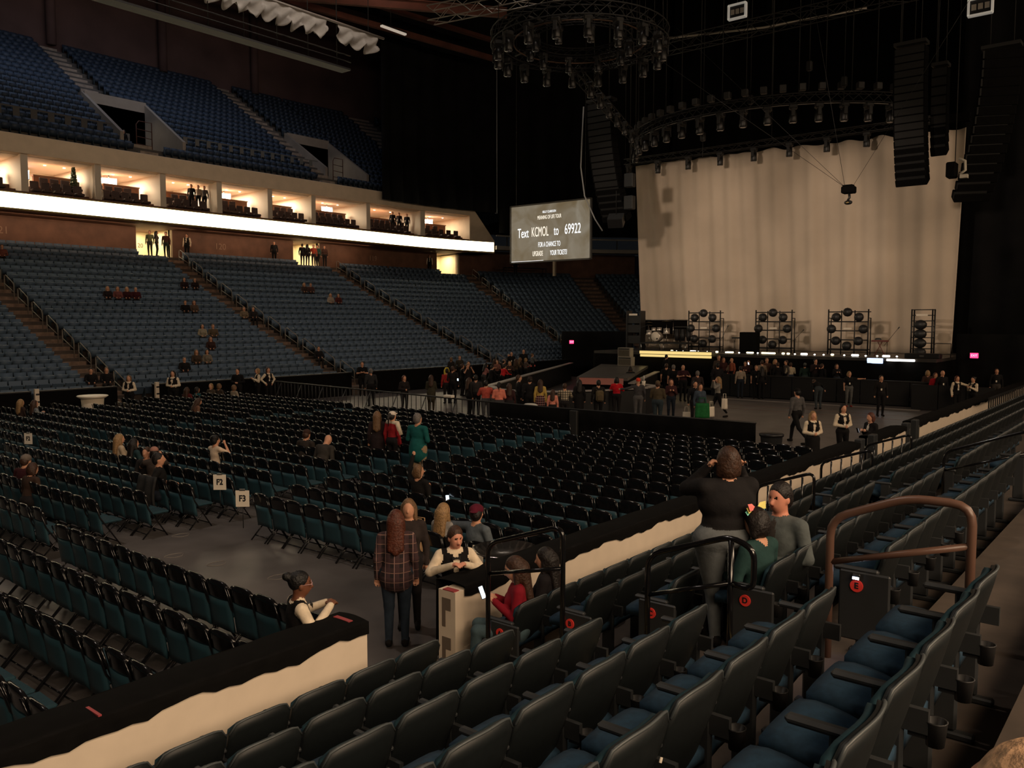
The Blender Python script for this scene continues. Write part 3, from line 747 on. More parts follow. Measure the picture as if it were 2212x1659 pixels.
for k in range(4):
    for j in range(14): slots.append((5.45-.915*k, 13.43-j*.483-.12*k, 'G', k, j))
for k in range(14):
    for j in range(13): slots.append((8.78+.925*k, 13.07+.14*min(k, 2)-j*.483, 'F3', k, j))
for k in range(18):
    for j in range(19): slots.append((5.72+.90*k, 15.05+j*.483, 'F2', k, j))
for k in range(15):
    for j in range(19): slots.append((8.4+.90*k, 25.3+j*.483, 'F1', k, j))
slots = [s for s in slots if (s[0]-15.1)**2+(s[1]-33.6)**2 > .9 and s[0] > .335*s[1]-1.2 and s[1] > 6.95]
slots.sort(key=lambda s: s[0]**2+s[1]**2)
BL = {'G': ('the lower left block', 'folding chairs on this side of the cross aisle'), 'F3': ('F3 block', 'folding chairs of the F3 block'), 'F2': ('middle block', 'folding chairs of the middle block'), 'F1': ('far left block', 'folding chairs of the far left block')}
bakes = []
for i, (x, y, b, kr, kj) in enumerate(slots):
    jr = R(-90+random.uniform(-2.5, 2.5)); loc = (x+.235+random.uniform(-.015, .015), y-.0+random.uniform(-.01, .01), 0)
    if i >= 300: bakes.append((*loc, jr)); continue
    end = {'G': 'far end', 'F3': 'the sign end', 'F2': 'near end', 'F1': 'near end'}[b]; front = b == 'F3' and kr == 0
    lab = 'black folding chair, %s row of %s, %s from %s' % ('front' if b in ('G', 'F3') and kr == 0 else ordn(kr), BL[b][0], ordn(kj), end); grp = 'front row folding chairs beside the F3 sign' if front else BL[b][1]
    if i < 110:
        t = thing('folding_chair', lab, 'chair', loc, jr, grp)
        for k, me in CMs.items(): link(k.rstrip('-1').rstrip('1'), me, t)
    else:
        tag(link('folding_chair', CH_ONE, None, loc, jr), lab, 'chair', grp)
o = bake('folding_chairs', one, OM, bakes); tag(o, 'more black folding chairs in the rows towards the fence', 'chairs', kind='stuff')
# block signs clipped to chairs
def sign(txt, loc, rz, label, sz=.30):
    t = thing('block_sign', label, 'sign', loc, rz)
    MB().box((0, 0, 0), (sz*.82, .012, sz), 0).build('card', M_PAPER, t); text('lettering', txt, sz*.52, M_BLACK, (0, -.0075, 0), (R(90), 0, 0), t, .001, .85, bold=.006)
    MB().bx(-.05, .05, -.012, .012, sz*.48, sz*.58).build('clip', M_STEEL, t)
    MB().cyl((0, .01, -.55), (0, .01, -.1), .008, 6).build('rod', M_BLACK, t)
sign('F3', (8.62, 13.36, .78), R(-50), 'white F3 card at the end of the chair row by the cross aisle')
sign('F2', (9.0, 14.72, .86), R(-50), 'white F2 card beside the seated man in a black shirt')
sign('F2', (9.05, 23.95, .90), R(-62), 'small white F2 card at the far end of its chair row, at the left edge', .29)
# ------------------------------------------------------------------ stage
ZS = 2.20
M_DECK = mat('stage_deck', (.05, .045, .042), .4, noise=.3, scale=1.5)
M_GLOWY = mat('yellow_lit_panel', (.8, .6, .25), .6, emit=(1, .74, .27), estr=.85)
M_FOOT = mat('footlight_glow', (1, .9, .6), .5, emit=(1, .86, .5), estr=3.0)
M_FOOTW = mat('footlight_white', (1, 1, .95), .5, emit=(1, .95, .85), estr=5.0)
M_FOOTB = mat('footlight_blue', (.7, .8, 1), .5, emit=(.5, .65, 1), estr=1.6)
t = thing('stage', 'black main stage with a row of glowing lamps on its front edge', 'stage', (44, 20, 0))
MB().bx(0, 9.3, -10.4, 9.2, ZS-.16, ZS).build('deck', M_DECK, t)
MB().bx(.06, 9.2, -10.3, 9.1, 0, ZS-.16).build('skirt', M_BLACKFAB, t)
def fn(u, v): return (-.02-.05*math.sin(u*90), -10.4+19.6*u, .02+(ZS-.2)*v)
MB().sheet(fn, 150, 2, (.03, 0, 0)).build('front_drape', M_BLACKFAB, t)
# lit front riser at the left part of the stage
MB().bx(-.22, -.08, 1.2, 5.75, 1.93, 2.08).build('lit_step', M_GLOWY, t); MB().bx(-.3, -.1, 1.2, 5.75, 2.10, 2.28).build('lit_step', M_GLOWY, t)
MB().bx(-.33, -.05, 1.1, 5.85, 2.075, 2.105).build('step_edge', M_BLACK, t); MB().bx(-.36, .0, 1.1, 5.85, 2.28, 2.31).build('step_edge', M_BLACK, t)
random.seed(3)
y = 3.9
fl = [MB().rbox((0, 0, .09), (.1, .16, .10), .03).mesh('footlight', [M_FOOT]), MB().rbox((0, 0, .09), (.1, .36, .10), .03).mesh('footlight', [M_FOOTW]), MB().rbox((0, 0, .08), (.08, .1, .07), .03).mesh('footlight', [M_FOOTW]), MB().rbox((0, 0, .09), (.1, .42, .09), .03).mesh('footlight', [M_FOOT])]
k = 0
while y > -8.8:
    o = link('footlight', fl[random.choice((0, 0, 1, 2, 2, 2, 3))], None, (44.12+random.uniform(0, .25), 20+y, ZS)); tag(o, 'small glowing lamp on the stage front edge, %s from the left' % ordn(k), 'footlight', 'stage edge footlights')
    y -= random.uniform(.28, .62); k += 1
o = MB().rbox((0, 0, .15), (.1, .75, .26), .02).build('floor_lamp', M_FOOTB, loc=(43.98, 12.4, ZS-.30)); tag(o, 'pale blue glowing lamp box on the stage edge near the right tower', 'stage lamp')
o = MB().rbox((0, 0, .06), (.1, 1.3, .10), .02).build('floor_lamp', M_FOOTW, loc=(43.98, 11.2, ZS-.15)); tag(o, 'white glowing lamp strip on the stage edge below the right tower', 'stage lamp')
# thrust into the crowd, with its fenced catwalk
def poly(mb, P, z0, z1, mi=0):
    n = len(P); vs = [(x, y, z0) for x, y in P]+[(x, y, z1) for x, y in P]
    mb.add(vs, [tuple(range(n-1, -1, -1)), tuple(range(n, 2*n))]+[(i, (i+1) % n, n+(i+1) % n, n+i) for i in range(n)], mi)
t = thing('thrust_stage', 'dark grey tapering stage tongue reaching into the pit', 'stage', (40, 24, 0))
TP = [(33.4, 20.3), (32.6, 22.6), (43.6, 28.4), (43.6, 25.1)]
mb = MB(); poly(mb, [(x-40, y-24) for x, y in TP], 1.26, 1.40); mb.build('deck', mat('thrust_deck', (.10, .092, .085), .35, noise=.2, scale=.8), t)
mb = MB(); poly(mb, [(x-40+.05, y-24) for x, y in TP], 0, 1.26); mb.build('skirt', M_BLACKFAB, t)
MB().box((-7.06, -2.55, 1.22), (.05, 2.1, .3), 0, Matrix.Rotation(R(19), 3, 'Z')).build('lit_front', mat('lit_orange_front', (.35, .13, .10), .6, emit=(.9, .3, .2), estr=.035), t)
# crowd barricade with its pale step
M_STEP = mat('barricade_alloy', (.42, .38, .36), .4, metal=.5)
def barricade(P, lab, step=True, z=1.16):
    t = thing('crowd_barricade', lab, 'barricade', (*P[0], 0)); x0, y0 = P[0]
    for (xa, ya), (xb, yb) in zip(P, P[1:]):
        L = math.hypot(xb-xa, yb-ya); rot = Matrix.Rotation(math.atan2(yb-ya, xb-xa), 3, 'Z'); c = ((xa+xb)/2-x0, (ya+yb)/2-y0)
        MB().box((c[0], c[1], z/2-.02), (L, .05, z-.06), 0, rot).build('panel', M_BLACK, t); MB().box((c[0], c[1], z), (L, .30, .05), 0, rot).build('top_shelf', M_STEP, t)
    return t
barricade([(28.2, 24.3), (34, 27.1), (40, 29.9), (47.5, 33.4)], 'black crowd barricade with a pale top shelf along the left of the thrust')
barricade([(33.4, 20.1), (38, 22.0), (42.2, 23.7)], 'short black crowd barricade with a pale top shelf, right of the thrust')
barricade([(28.1, 24.1), (27.0, 22.7), (26.8, 21.3), (27.7, 20.0), (29.6, 18.9), (31.6, 18.3), (32.8, 18.5), (33.3, 19.5)], 'curved black barricade with pale top rail round the tip of the thrust')
t = thing('front_barricade', 'long black crowd barricade behind the people in front of the main stage', 'barricade', (42.2, 14.8, 0))
for k in range(10):
    MB().bx(-.03, .03, -5.6+k*1.12, -5.6+k*1.12+1.08, .05, 1.16).build('panel', M_BLACK, t)
MB().bx(-.06, .06, -5.6, 5.6, 1.16, 1.21).build('top_rail', M_DKTRUSS, t); MB().bx(-1.6, -1.35, -5.3, 4.6, 0, .03).build('foot_plate', M_STEP, t)
t = thing('side_barricade', 'black barricade run with slim bars beside the red coat at the right of the stage', 'barricade', (41.0, 8.6, 0))
for k in range(3): MB().bx(-.03, .03, -2.0+k*1.12, -2.0+k*1.12+1.08, .05, 1.16).build('panel', M_BLACK, t)
# fence across the floor behind the chairs, cloth on its right part
t = thing('floor_fence', 'black fence across the floor behind the chairs, cloth hung on its right part', 'fence', (22.6, 17.2, 0))
def fpos(y): 
    if y > 17.2: return 22.6+1.7*(y-17.2)/(35-17.2)
    return 22.8-.2*(y-9.6)/7.6
mb = MB(); mb.tube([(fpos(y)-22.6, y-17.2, 1.12) for y in (9.6, 13, 17.2, 22, 28, 35)], .03, 8); mb.build('top_rail', M_DKTRUSS, t)
mb = MB(); mb.tube([(fpos(y)-22.6, y-17.2, .12) for y in (9.6, 13, 17.2, 22, 28, 35)], .025, 6); mb.build('bottom_rail', M_BLACK, t)
bm_ = MB().cyl((0, 0, .1), (0, 0, 1.12), .016, 6).mesh('baluster', M_BLACK); br_ = MB().tube([(0, 0, 1.1), (-.45, .12, 0)], .02, 6).mesh('brace', M_BLACK)
y = 19.6; k = 0
while y < 34.8:
    link('baluster', bm_, t, (fpos(y)-22.6, y-17.2, 0)); y += .30; k += 1
    if k % 6 == 0: link('brace', br_, t, (fpos(y)-22.6, y-17.2, 0))
def fn(u, v):
    y = 9.6+10.0*u; return (fpos(y)-22.6-.03-.03*math.sin(y*9)*(1-v)-.02*math.sin(y*23)*(1-v), y-17.2, .04+1.08*v)
MB().sheet(fn, 130, 3, (.012, 0, 0)).build('cloth', mat('fence_cloth', (.0045, .0043, .0042), .95, noise=.3, scale=2, spec=.06), t)
t = thing('fence_post', 'thicker dark post in the fence under the plaid shirt', 'post', (22.5, 15.7, 0)); MB().rbox((0, 0, .55), (.12, .3, 1.1), .02).build('post', M_DKTRUSS, t)
t = thing('bin', 'dark round bin at the right end of the fence', 'bin', (22.7, 9.1, 0))
MB().lathe([(.24, 0), (.30, .8), (.31, .82), (.27, .82), (.22, .1), (0, .1)], (0, 0, 0), 16).build('body', M_GREYP, t); MB().lathe([(.33, .80), (.34, .87), (.29, .89), (.0, .9)], (0, 0, 0), 16).build('lid', M_BLACK, t)
# tub by the far wall
t = thing('tub', 'cream plastic tub with a wide rim at the far wall, left of an usher', 'tub', (15.1, 33.6, 0))
MB().lathe([(.34, 0), (.42, 1.02), (.38, 1.02), (.30, .1), (0, .1)], (0, 0, 0), 18).build('body', mat('cream_plastic', (.7, .6, .47), .5), t); MB().lathe([(.46, 1.0), (.58, 1.08), (.55, 1.11), (.38, 1.04)], (0, 0, 0), 18).build('rim', mat('rim_plastic', (.85, .75, .6), .4), t)
# bar table with foil tray beside the board
t = thing('foil_tray', 'shiny foil tray on a black stand behind the board, right of the usher', 'tray', (8.0, 6.62, 0))
MB().lathe([(.0, 1.02), (.22, 1.02), (.40, 1.14), (.43, 1.145), (.42, 1.155), (.23, 1.04), (0, 1.04)], (0, 0, 0), 24).build('tray', mat('foil', (.8, .75, .68), .2, metal=1, bump=.2, scale=12), t); MB().cyl((0, 0, 0), (0, 0, 1.02), .2, 14).build('stand', M_BLACK, t)

# ------------------------------------------------------------------ curtain
def curtain_pt(u, v):
    # u left to right seen from the floor, v bottom to top
    yt = 30.57-(30.57-10.12)*u; yb = 29.5-(29.5-10.43)*u
    zt = 14.78-.40*u+.10*math.sin(u*math.pi*26)*.5-.05*math.cos(u*60); zb = ZS+.02
    e = v**.42 if u < .5 else v**.8
    y = yb+(yt-yb)*e; z = zb+(zt-zb)*v
    x = 51.0+.14*math.sin(u*52+1.2*math.sin(u*9))*(1-.5*v)+.07*math.sin(u*121+v*2)+.10*math.sin(u*17+v*3)
    return (x, y, z)
M_CURT = mat('curtain_cloth', (.57, .47, .37), .9, noise=.10, scale=.35, spec=.1)
o = MB().sheet(curtain_pt, 330, 24, (.05, 0, 0)).build('stage_curtain', M_CURT); tag(o, 'huge cream cloth curtain closing off the back of the stage', 'curtain')
t = thing('curtain_bar', 'black bar and cloth border from which the cream curtain hangs', 'batten', (50.9, 20.3, 14.4))
MB().bx(-.2, .2, -10.4, 10.6, .30, .75).build('border', M_BLACKFAB, t); MB().cyl((0, -10.4, .5), (0, 10.6, .5), .08, 8).build('pipe', M_DKTRUSS, t)

# ------------------------------------------------------------------ video screen
t = thing('video_screen', 'hanging video screen with a white text message', 'screen', (51, 37.92, 10.7), R(-90)); t.scale = (.912,)*3
M_SCR = bpy.data.materials.new('screen_picture'); M_SCR.use_nodes = True; nt = M_SCR.node_tree; b = nt.nodes['Principled BSDF']
tc = nt.nodes.new('ShaderNodeTexCoord'); nz = nt.nodes.new('ShaderNodeTexNoise'); nz.inputs['Scale'].default_value = .55; nz.inputs['Detail'].default_value = 3; nz.inputs['Distortion'].default_value = 1.2
rp = nt.nodes.new('ShaderNodeValToRGB'); rp.color_ramp.elements[0].position = .3; rp.color_ramp.elements[0].color = (*srgb(116, 100, 74), 1); rp.color_ramp.elements[1].position = .75; rp.color_ramp.elements[1].color = (*srgb(150, 141, 124), 1)
nt.links.new(tc.outputs['Object'], nz.inputs[0]); nt.links.new(nz.outputs['Fac'], rp.inputs[0]); nt.links.new(rp.outputs[0], b.inputs['Emission Color']); b.inputs['Emission Strength'].default_value = .72; b.inputs['Base Color'].default_value = (.02, .02, .02, 1)
MB().bx(-4.03, 4.03, 0, .05, -2.32, 2.32).build('picture', M_SCR, t)
mb = MB()
for x in (-4.08, 4.08): mb.bx(x-.07, x+.07, -.04, .12, -2.4, 2.4)
for z in (-2.36, 2.36): mb.bx(-4.1, 4.1, -.04, .12, z-.06, z+.06)
mb.build('frame', mat('screen_frame', (.09, .085, .08), .5), t)
M_TXT = mat('screen_text', (1, 1, 1), .5, emit=(.93, .97, 1), estr=1.15); M_TXW = mat('screen_text_warm', (1, .95, .85), .5, emit=(1, .92, .78), estr=1.0)
def stx(b, s, x, z, sx, m, bold=.0): text('screen_text', b, s, m, (x, -.02, z), (R(90), 0, 0), t, .004, sx, bold=bold)
stx('KELLY CLARKSON', .27, 0, 1.66, .62, M_TXT, .0); stx('MEANING OF LIFE TOUR', .44, 0, 1.22, .5, M_TXW, .0)
stx('Text', 1.12, -2.72, .03, .55, M_TXT, .0); stx('KCMOL', 1.12, -.95, .05, .46, M_TXW, .0); stx('to', 1.12, .72, .05, .5, M_TXT, .0); stx('69922', 1.15, 2.35, .08, .56, M_TXT, .0)
stx('FOR A CHANCE TO', .58, 0, -1.0, .44, M_TXT, .0); stx('UPGRADE', .58, -1.18, -1.72, .42, M_TXW, .0); stx('YOUR TICKETS!', .58, .95, -1.72, .42, M_TXT, .0)
MB().bx(-3.98, -.6, -.03, .0, -2.30, -2.27).build('bright_line', M_TXT, t)
mb = MB()
for x in (-3.5, 3.5): mb.cyl((x, .05, 2.4), (x, .05, 27.5), .02, 6)
mb.build('hanging_cable', M_DKTRUSS, t)

# ------------------------------------------------------------------ gear on the stage
MV = MB(); MV.lathe([(.0, -.16), (.17, -.15), (.24, -.04), (.245, .10), (.215, .13), (.0, .135)], (0, 0, 0), 14, axis='x'); MV.rbox((.10, 0, 0), (.3, .3, .3), .05)
MVM = MV.mesh('lamp_head', [M_BLACK])
def tower(y0, y1, lab, X=47.5, h=2.42):
    t = thing('lamp_tower', lab, 'lighting tower', (X, (y0+y1)/2, ZS)); W = abs(y1-y0)
    mb = MB()
    for k in range(4):
        y = -W/2+W*k/3; mb.cyl((0, y, 0), (0, y, h+.06*(k in (0, 3))), .04 if k in (0, 3) else .032, 8)
    mb.build('upright', M_BLACK, t)
    mb = MB()
    for z in (.24, .80, 1.3, 1.8, h-.08): mb.cyl((0, -W/2, z), (0, W/2, z), .032, 8)
    for z in (.28, h-.08): mb.cyl((.45, -W/2, z), (.45, W/2, z), .03, 6)
    mb.build('crossbar', M_BLACK, t)
    mb = MB()
    for y in (-W/2, W/2): mb.cyl((.45, y, 0), (.45, y, 2.0), .03, 6); mb.cyl((0, y, .28), (.45, y, .28), .03, 6); mb.cyl((0, y, 2.0), (.45, y, 2.0), .025, 6)
    mb.build('back_leg', M_BLACK, t)
    for k in range(8):
        a = k*math.pi/4+math.pi/2; link('lamp_head', MVM, t, (-.16, math.cos(a)*W*.40, 1.40+math.sin(a)*.92))
    MB().bx(-.07, -.03, -.22, .22, 1.38, 1.47).build('white_label', M_PAPER, t)
    return t
tower(24.5, 22.4, 'black tower frame with a ring of lamps, beside the drum kit')
tower(20.15, 18.0, 'black tower frame with a ring of lamps, behind the keyboard box')
tower(15.93, 13.8, 'black tower frame with a ring of lamps, third from the drum kit')
t = thing('lamp_column', 'narrow black lamp column at the right end of the stage', 'lighting tower', (47.5, 11.12, ZS))
mb = MB()
for x in (0, .5):
    for y in (-.5, .5): mb.cyl((x, y, 0), (x, y, 2.45), .04, 8)
mb.build('upright', M_BLACK, t); mb = MB()
for k in range(9): mb.cyl((0, -.5, .1+.29*k), (0, .5, .1+.29*k), .025, 6); mb.cyl((.5, -.5, .1+.29*k), (.5, .5, .1+.29*k), .02, 6); mb.cyl((0, -.5, .1+.29*k), (.5, -.5, .1+.29*k), .02, 6)
mb.build('crossbar', M_BLACK, t)
for z in (.2, .68, 1.16, 1.64): link('lamp_head', MVM, t, (-.1, .05, z)).scale = (1, 1.25, 1.05)
MB().bx(-.07, -.03, -.28, .28, 2.1, 2.2).build('white_label', M_PAPER, t)
t = thing('lamp_column', 'tall black equipment rack with white label at the left end of the stage', 'rack', (47.5, 28.3, ZS))
for x in (-.5, .5): MB().bx(-.3, .3, x-.05, x+.05, 0, 2.5).build('side', M_BLACK, t)
for z in (.4, 1.1, 1.7): MB().bx(-.25, .25, -.45, .45, z, z+.5).build('amp_case', M_BLACK, t)
MB().bx(-.34, -.3, -.3, .3, 2.2, 2.32).build('white_label', M_PAPER, t)
t = thing('side_platform', 'dark covered platform with a pale top edge, left of the drum riser', 'platform', (50.0, 27.9, ZS)); MB().bx(-.8, .8, -1.6, 1.5, 1.0, 1.9).build('cover', M_BLACKFAB, t); MB().bx(-.85, .85, -1.7, 1.5, 1.9, 1.95).build('edge', mat('pale_edge'), t)
for y in (-1.5, 1.3): MB().bx(-.05, .05, y-.05, y+.05, 0, 1.0).build('leg', M_DKTRUSS, t)
# drum riser and kit
t = thing('drum_riser', 'black drum riser on thin legs at the left of the stage', 'platform', (47.9, 26.0, ZS)); MB().bx(-1.3, 1.2, -1.8, 1.5, .42, .5).build('deck', M_BLACK, t)
for x in (-1.2, 1.2):
    for y in (-1.7, -.2, 1.4): MB().cyl((x, y, 0), (x, y, .42), .035, 6).build('leg', M_STEEL, t)
ZR = ZS+.5; CH = mat('chrome', (.75, .72, .68), .15, metal=1); M_DR = mat('drum_shell', (.55, .5, .45), .25, metal=.7)
def at(x, y, z): return (x, y, z)
t = thing('drum_kit', 'chrome drum kit with a white bass drum head on the riser', 'drum kit', (47.5, 26.35, ZR))
bd = MB().lathe([(.30, -.25), (.32, -.25), (.32, .2), (.30, .2), (0, .2)], (0, .35, .36), 20, axis='x').build('bass_drum', M_DR, t)
MB().lathe([(0, .0), (.295, .0), (.295, -.01), (0, -.012)], (-.25, .35, .36), 20, axis='x').build('drum_head', M_PAPER, bd); MB().lathe([(0, 0), (.06, 0), (.06, -.01), (0, -.01)], (-.262, .22, .22), 12, axis='x').build('port_hole', M_BLACK, bd)
for x, y, z, r, h in ((-.1, .55, .82, .15, .2), (-.1, .15, .84, .15, .2), (.1, -.25, .7, .2, .35), (-.15, .85, .6, .19, .3), (.3, .95, .5, .16, .14)):
    d = MB().lathe([(r, 0), (r*1.04, .01), (r*1.04, .03), (r, .04), (r, h-.04), (r*1.04, h-.03), (r*1.04, h)], (x, y, z-h/2), 16).build('tom', M_DR, t); MB().lathe([(0, 0), (r, 0)], (x, y, z+h/2+.002), 16).build('skin', M_PAPER, d)
    MB().cyl((x, y, 0), (x, y, z-h/2), .016, 6).build('stand', CH, t)
for x, y, z, r in ((-.1, -.35, 1.32, .30), (.1, -.72, 1.42, .28), (-.1, .95, 1.25, .27), (.2, 1.05, 1.05, .2)):
    c = MB().lathe([(0, .04), (r*.2, .03), (r, 0), (r, -.006), (0, .02)], (x, y, z), 18).build('cymbal', mat('cymbal', (.16, .12, .06), .3, metal=1), t); MB().cyl((x, y, 0), (x, y, z), .014, 6).build('stand', CH, t)
MB().lathe([(.16, .5), (.17, .56), (0, .57)], (.75, .3, 0), 12).build('stool', M_BLACK, t)
mb = MB(); mb.tube([(-.5, 1.3, 0), (-.5, 1.3, .9), (-.4, .8, 1.1)], .014, 6); mb.build('mic_stand', M_BLACK, t)
t = thing('percussion_stand', 'dark percussion stand with congas between the drum kit and the first tower', 'percussion', (47.6, 24.85, ZR))
for y in (-.3, .1, .5): MB().lathe([(.12, 0), (.17, .35), (.15, .7), (.16, .72), (0, .73)], (0, y, .1), 12).build('conga', M_BLACK, t)
MB().bx(-.2, .2, -.5, .6, .95, 1.0).build('tray', M_DKTRUSS, t)
for y in (-.4, .5): MB().cyl((0, y, 0), (0, y, .95), .02, 6).build('leg', CH, t)
# keyboards, stands, amps
t = thing('keyboard_box', 'black draped box in front of the second lamp tower', 'box', (46.2, 20.0, ZS)); MB().rbox((0, -.05, .6), (.6, 1.0, 1.2), .03).build('body', M_BLACKFAB, t)
MB().bx(-.2, .2, .45, .95, .82, .9).build('keyboard', M_BLACK, t); MB().cyl((0, .85, 0), (0, .85, .82), .02, 6).build('stand', M_BLACK, t)
def mic(x, y, h, dy, dz, lab):
    t = thing('microphone_stand', lab, 'microphone stand', (x, y, ZS)); MB().lathe([(.14, 0), (.14, .02), (.02, .04)], (0, 0, 0), 12).build('base', M_BLACK, t)
    MB().cyl((0, 0, .02), (0, 0, h), .014, 6).build('pole', M_BLACK, t); MB().tube([(0, -dy*.3, h-dz*.3), (0, 0, h), (0, dy, h+dz)], .011, 6).build('boom', M_BLACK, t); MB().tube([(0, dy, h+dz), (0, dy*1.15, h+dz*1.15)], [.022, .03], 8).build('microphone', M_GREYP, t)
mic(46.2, 21.6, .95, -.28, .55, 'boom microphone stand between the first two lamp towers'); mic(46.2, 17.3, .85, -.42, .45, 'boom microphone stand between the second and third lamp towers')
mic(46.2, 12.45, .75, -.5, .68, 'boom microphone stand beside the small keyboard'); mic(46.2, 20.9, .7, .1, .15, 'short microphone stand left of the draped box')
t = thing('keyboard', 'small reddish keyboard on a crossed stand at the right of the stage', 'keyboard', (46.0, 12.75, ZS)); MB().rbox((0, 0, .8), (.3, .8, .09), .02).build('keys', mat('red_wood', (.16, .04, .03), .4), t)
for s in (-1, 1): MB().tube([(0, s*.28, 0), (0, -s*.12, .78)], .02, 6).build('leg', mat('red_wood'), t)
MB().lathe([(.0, .1), (.12, .09), (.18, 0)], (0, .1, .86), 12).build('hat_shape', M_GREYP, t)
t = thing('stage_rail', 'thin bent rail on the stage at the right edge of the curtain', 'rail', (46.5, 10.0, ZS)); MB().tube([(0, .3, 0), (0, .3, .62), (0, .2, .7), (0, -.5, .7), (0, -.5, 0)], .022, 6).build('rail', M_BLACK, t)
t = thing('stage_case', 'low black case at the right end of the stage', 'case', (44.9, 10.4, ZS)); MB().rbox((0, 0, .12), (.6, 1.6, .24), .03).build('body', M_BLACK, t); MB().bx(-.31, -.3, -.1, .1, .08, .16).build('latch', M_STEEL, t)
for k, (z, w) in enumerate(((0, .95), (.58, .85))):
    t = thing('guitar_amp', ('lower' if k == 0 else 'upper')+' pale trimmed guitar amplifier stacked left of the stage', 'amplifier', (42.6, 26.0+.05*k, 1.40+z*.92), group=None)
    MB().rbox((0, 0, .27), (.4, w, .54), .02).build('cabinet', mat('amp_tolex', (.30, .27, .22), .6), t); MB().bx(-.215, -.2, -w/2+.06, w/2-.06, .06, .40).build('grille', mat('amp_grille', (.10, .085, .06), .8, noise=.3, scale=40), t); MB().bx(-.21, -.2, -w/2+.06, w/2-.06, .43, .5).build('control_strip', M_BLACK, t)
t = thing('side_desk', 'dark monitor desk left of the stage with a red lit table edge', 'desk', (44.5, 36.4, 0)); MB().bx(-.5, .5, -1.8, 1.8, .98, 1.08).build('table_top', mat('red_edge', (.35, .07, .05), .5, emit=(.6, .08, .06), estr=.10), t)
for y in (-1.6, 1.6): MB().bx(-.4, .4, y-.06, y+.06, 0, .98).build('leg', M_BLACK, t)
for k, (x, y, lab) in enumerate(((34.6, 17.5, 'white paper bag carried low by a woman in grey'), )): pass

# ------------------------------------------------------------------ rig in the roof
def truss(mb, a, b, w=.3, n=None, r=.028, tri=False):
    a, b = Vector(a), Vector(b); d = (b-a); L = d.length; d.normalize(); s = d.cross(Vector((0, 0, 1))); s = s.normalized() if s.length > .01 else Vector((1, 0, 0)); u = s.cross(d)
    C = [(s*i+u*j)*w/2 for i, j in ((-1, -1), (1, -1), (1, 1), (-1, 1))]
    for c in C: mb.tube([a+c, b+c], r, 5)
    n = n or max(2, int(L/(w*1.6)))
    for k in range(n):
        p, q = a+d*L*k/n, a+d*L*(k+1)/n
        for i in range(4):
            c, e = C[i], C[(i+1) % 4]; mb.tube([p+c, q+e] if k % 2 else [p+e, q+c], r*.6, 4, caps=False)
def ring(mb, c, rad, a0, a1, w=.42, n=28, r=.03):
    P = []
    for k in range(n+1):
        a = a0+(a1-a0)*k/n; P.append([Vector((c[0]+(rad+i*w/2)*math.cos(a), c[1]+(rad+i*w/2)*math.sin(a), c[2]+j*w/2)) for i, j in ((-1, -1), (1, -1), (1, 1), (-1, 1))])
    for i in range(4): mb.tube([p[i] for p in P], r, 5, caps=False)
    for k in range(n):
        for i in range(4): mb.tube([P[k][i], P[k+1][(i+1) % 4]], r*.6, 4, caps=False)
mhb = MB(); mhb.rbox((0, 0, -.10), (.34, .34, .2), .04); mh1 = mhb.mesh('base', M_DKTRUSS)
mhy = MB(); mhy.rbox((-.2, 0, -.34), (.06, .16, .36), .02); mhy.rbox((.2, 0, -.34), (.06, .16, .36), .02); mhy.rbox((0, 0, -.2), (.44, .2, .05), .02); mh2 = mhy.mesh('yoke', M_DKTRUSS)
mhh = MB(); mhh.lathe([(.0, .22), (.12, .2), (.16, .05), (.17, -.22), (.14, -.26), (0, -.265)], (0, 0, -.5), 14); mh3 = mhh.mesh('head', mat('lamp_body', (.013, .0125, .0125), .4)); mhl = MB().lathe([(0, -.27), (.13, -.268), (.135, -.262)], (0, 0, -.5), 14).mesh('lens', mat('lens_glass', (.4, .4, .42), .08, metal=.8))
def mover(loc, rz, label, group, sc_=1.0, full=True):
    t = thing('moving_head_lamp', label, 'stage light', loc, rz, group); t.scale = (sc_,)*3
    for nm, me in (('base', mh1), ('yoke', mh2), ('head', mh3)): link(nm, me, t)
    t.children[-1] if False else None
    link('lens', mhl, [c for c in t.children if c.name.startswith('head')][0]) if full else None
    return t
CRX, CRY, CRZ = 30.2, 20.9, 15.95
t = thing('ring_truss', 'round lighting truss hanging above the floor, left of centre', 'truss', (CRX, CRY, CRZ)); mb = MB(); ring(mb, (0, 0, 0), 3.5, 0, 2*math.pi, .5, 40); mb.build('outer_ring', M_DKTRUSS, t)
mb = MB(); ring(mb, (0, 0, .1), 2.1, 0, 2*math.pi, .3, 26, .022); mb.build('inner_ring', M_DKTRUSS, t)
mb = MB(); mb.tube([(2.8*math.cos(a), 2.8*math.sin(a), -.15) for a in np.linspace(0, 2*math.pi, 40)], .03, 6); mb.build('hoop_pipe', mat('copper_pipe', (.20, .12, .08), .4, metal=.6), t)
mb = MB()
for k in range(8):
    a = k*math.pi/4; mb.tube([(2.1*math.cos(a), 2.1*math.sin(a), .1), (3.5*math.cos(a), 3.5*math.sin(a), 0)], .04, 6)
mb.build('spoke', M_DKTRUSS, t); mb = MB()
for k in range(6):
    a = k*math.pi/3; mb.cyl((3.5*math.cos(a), 3.5*math.sin(a), .3), (3.2*math.cos(a), 3.2*math.sin(a), 20), .02, 5)
mb.build('chain', M_DKTRUSS, t)
for k in range(18):
    a = 2*math.pi*k/18; mover((CRX+3.5*math.cos(a), CRY+3.5*math.sin(a), CRZ-.25), a, 'black moving head lamp on the round truss, %s clockwise from the stage side' % ORDN[(18-k) % 18], 'lamps of the round truss', 1.05)
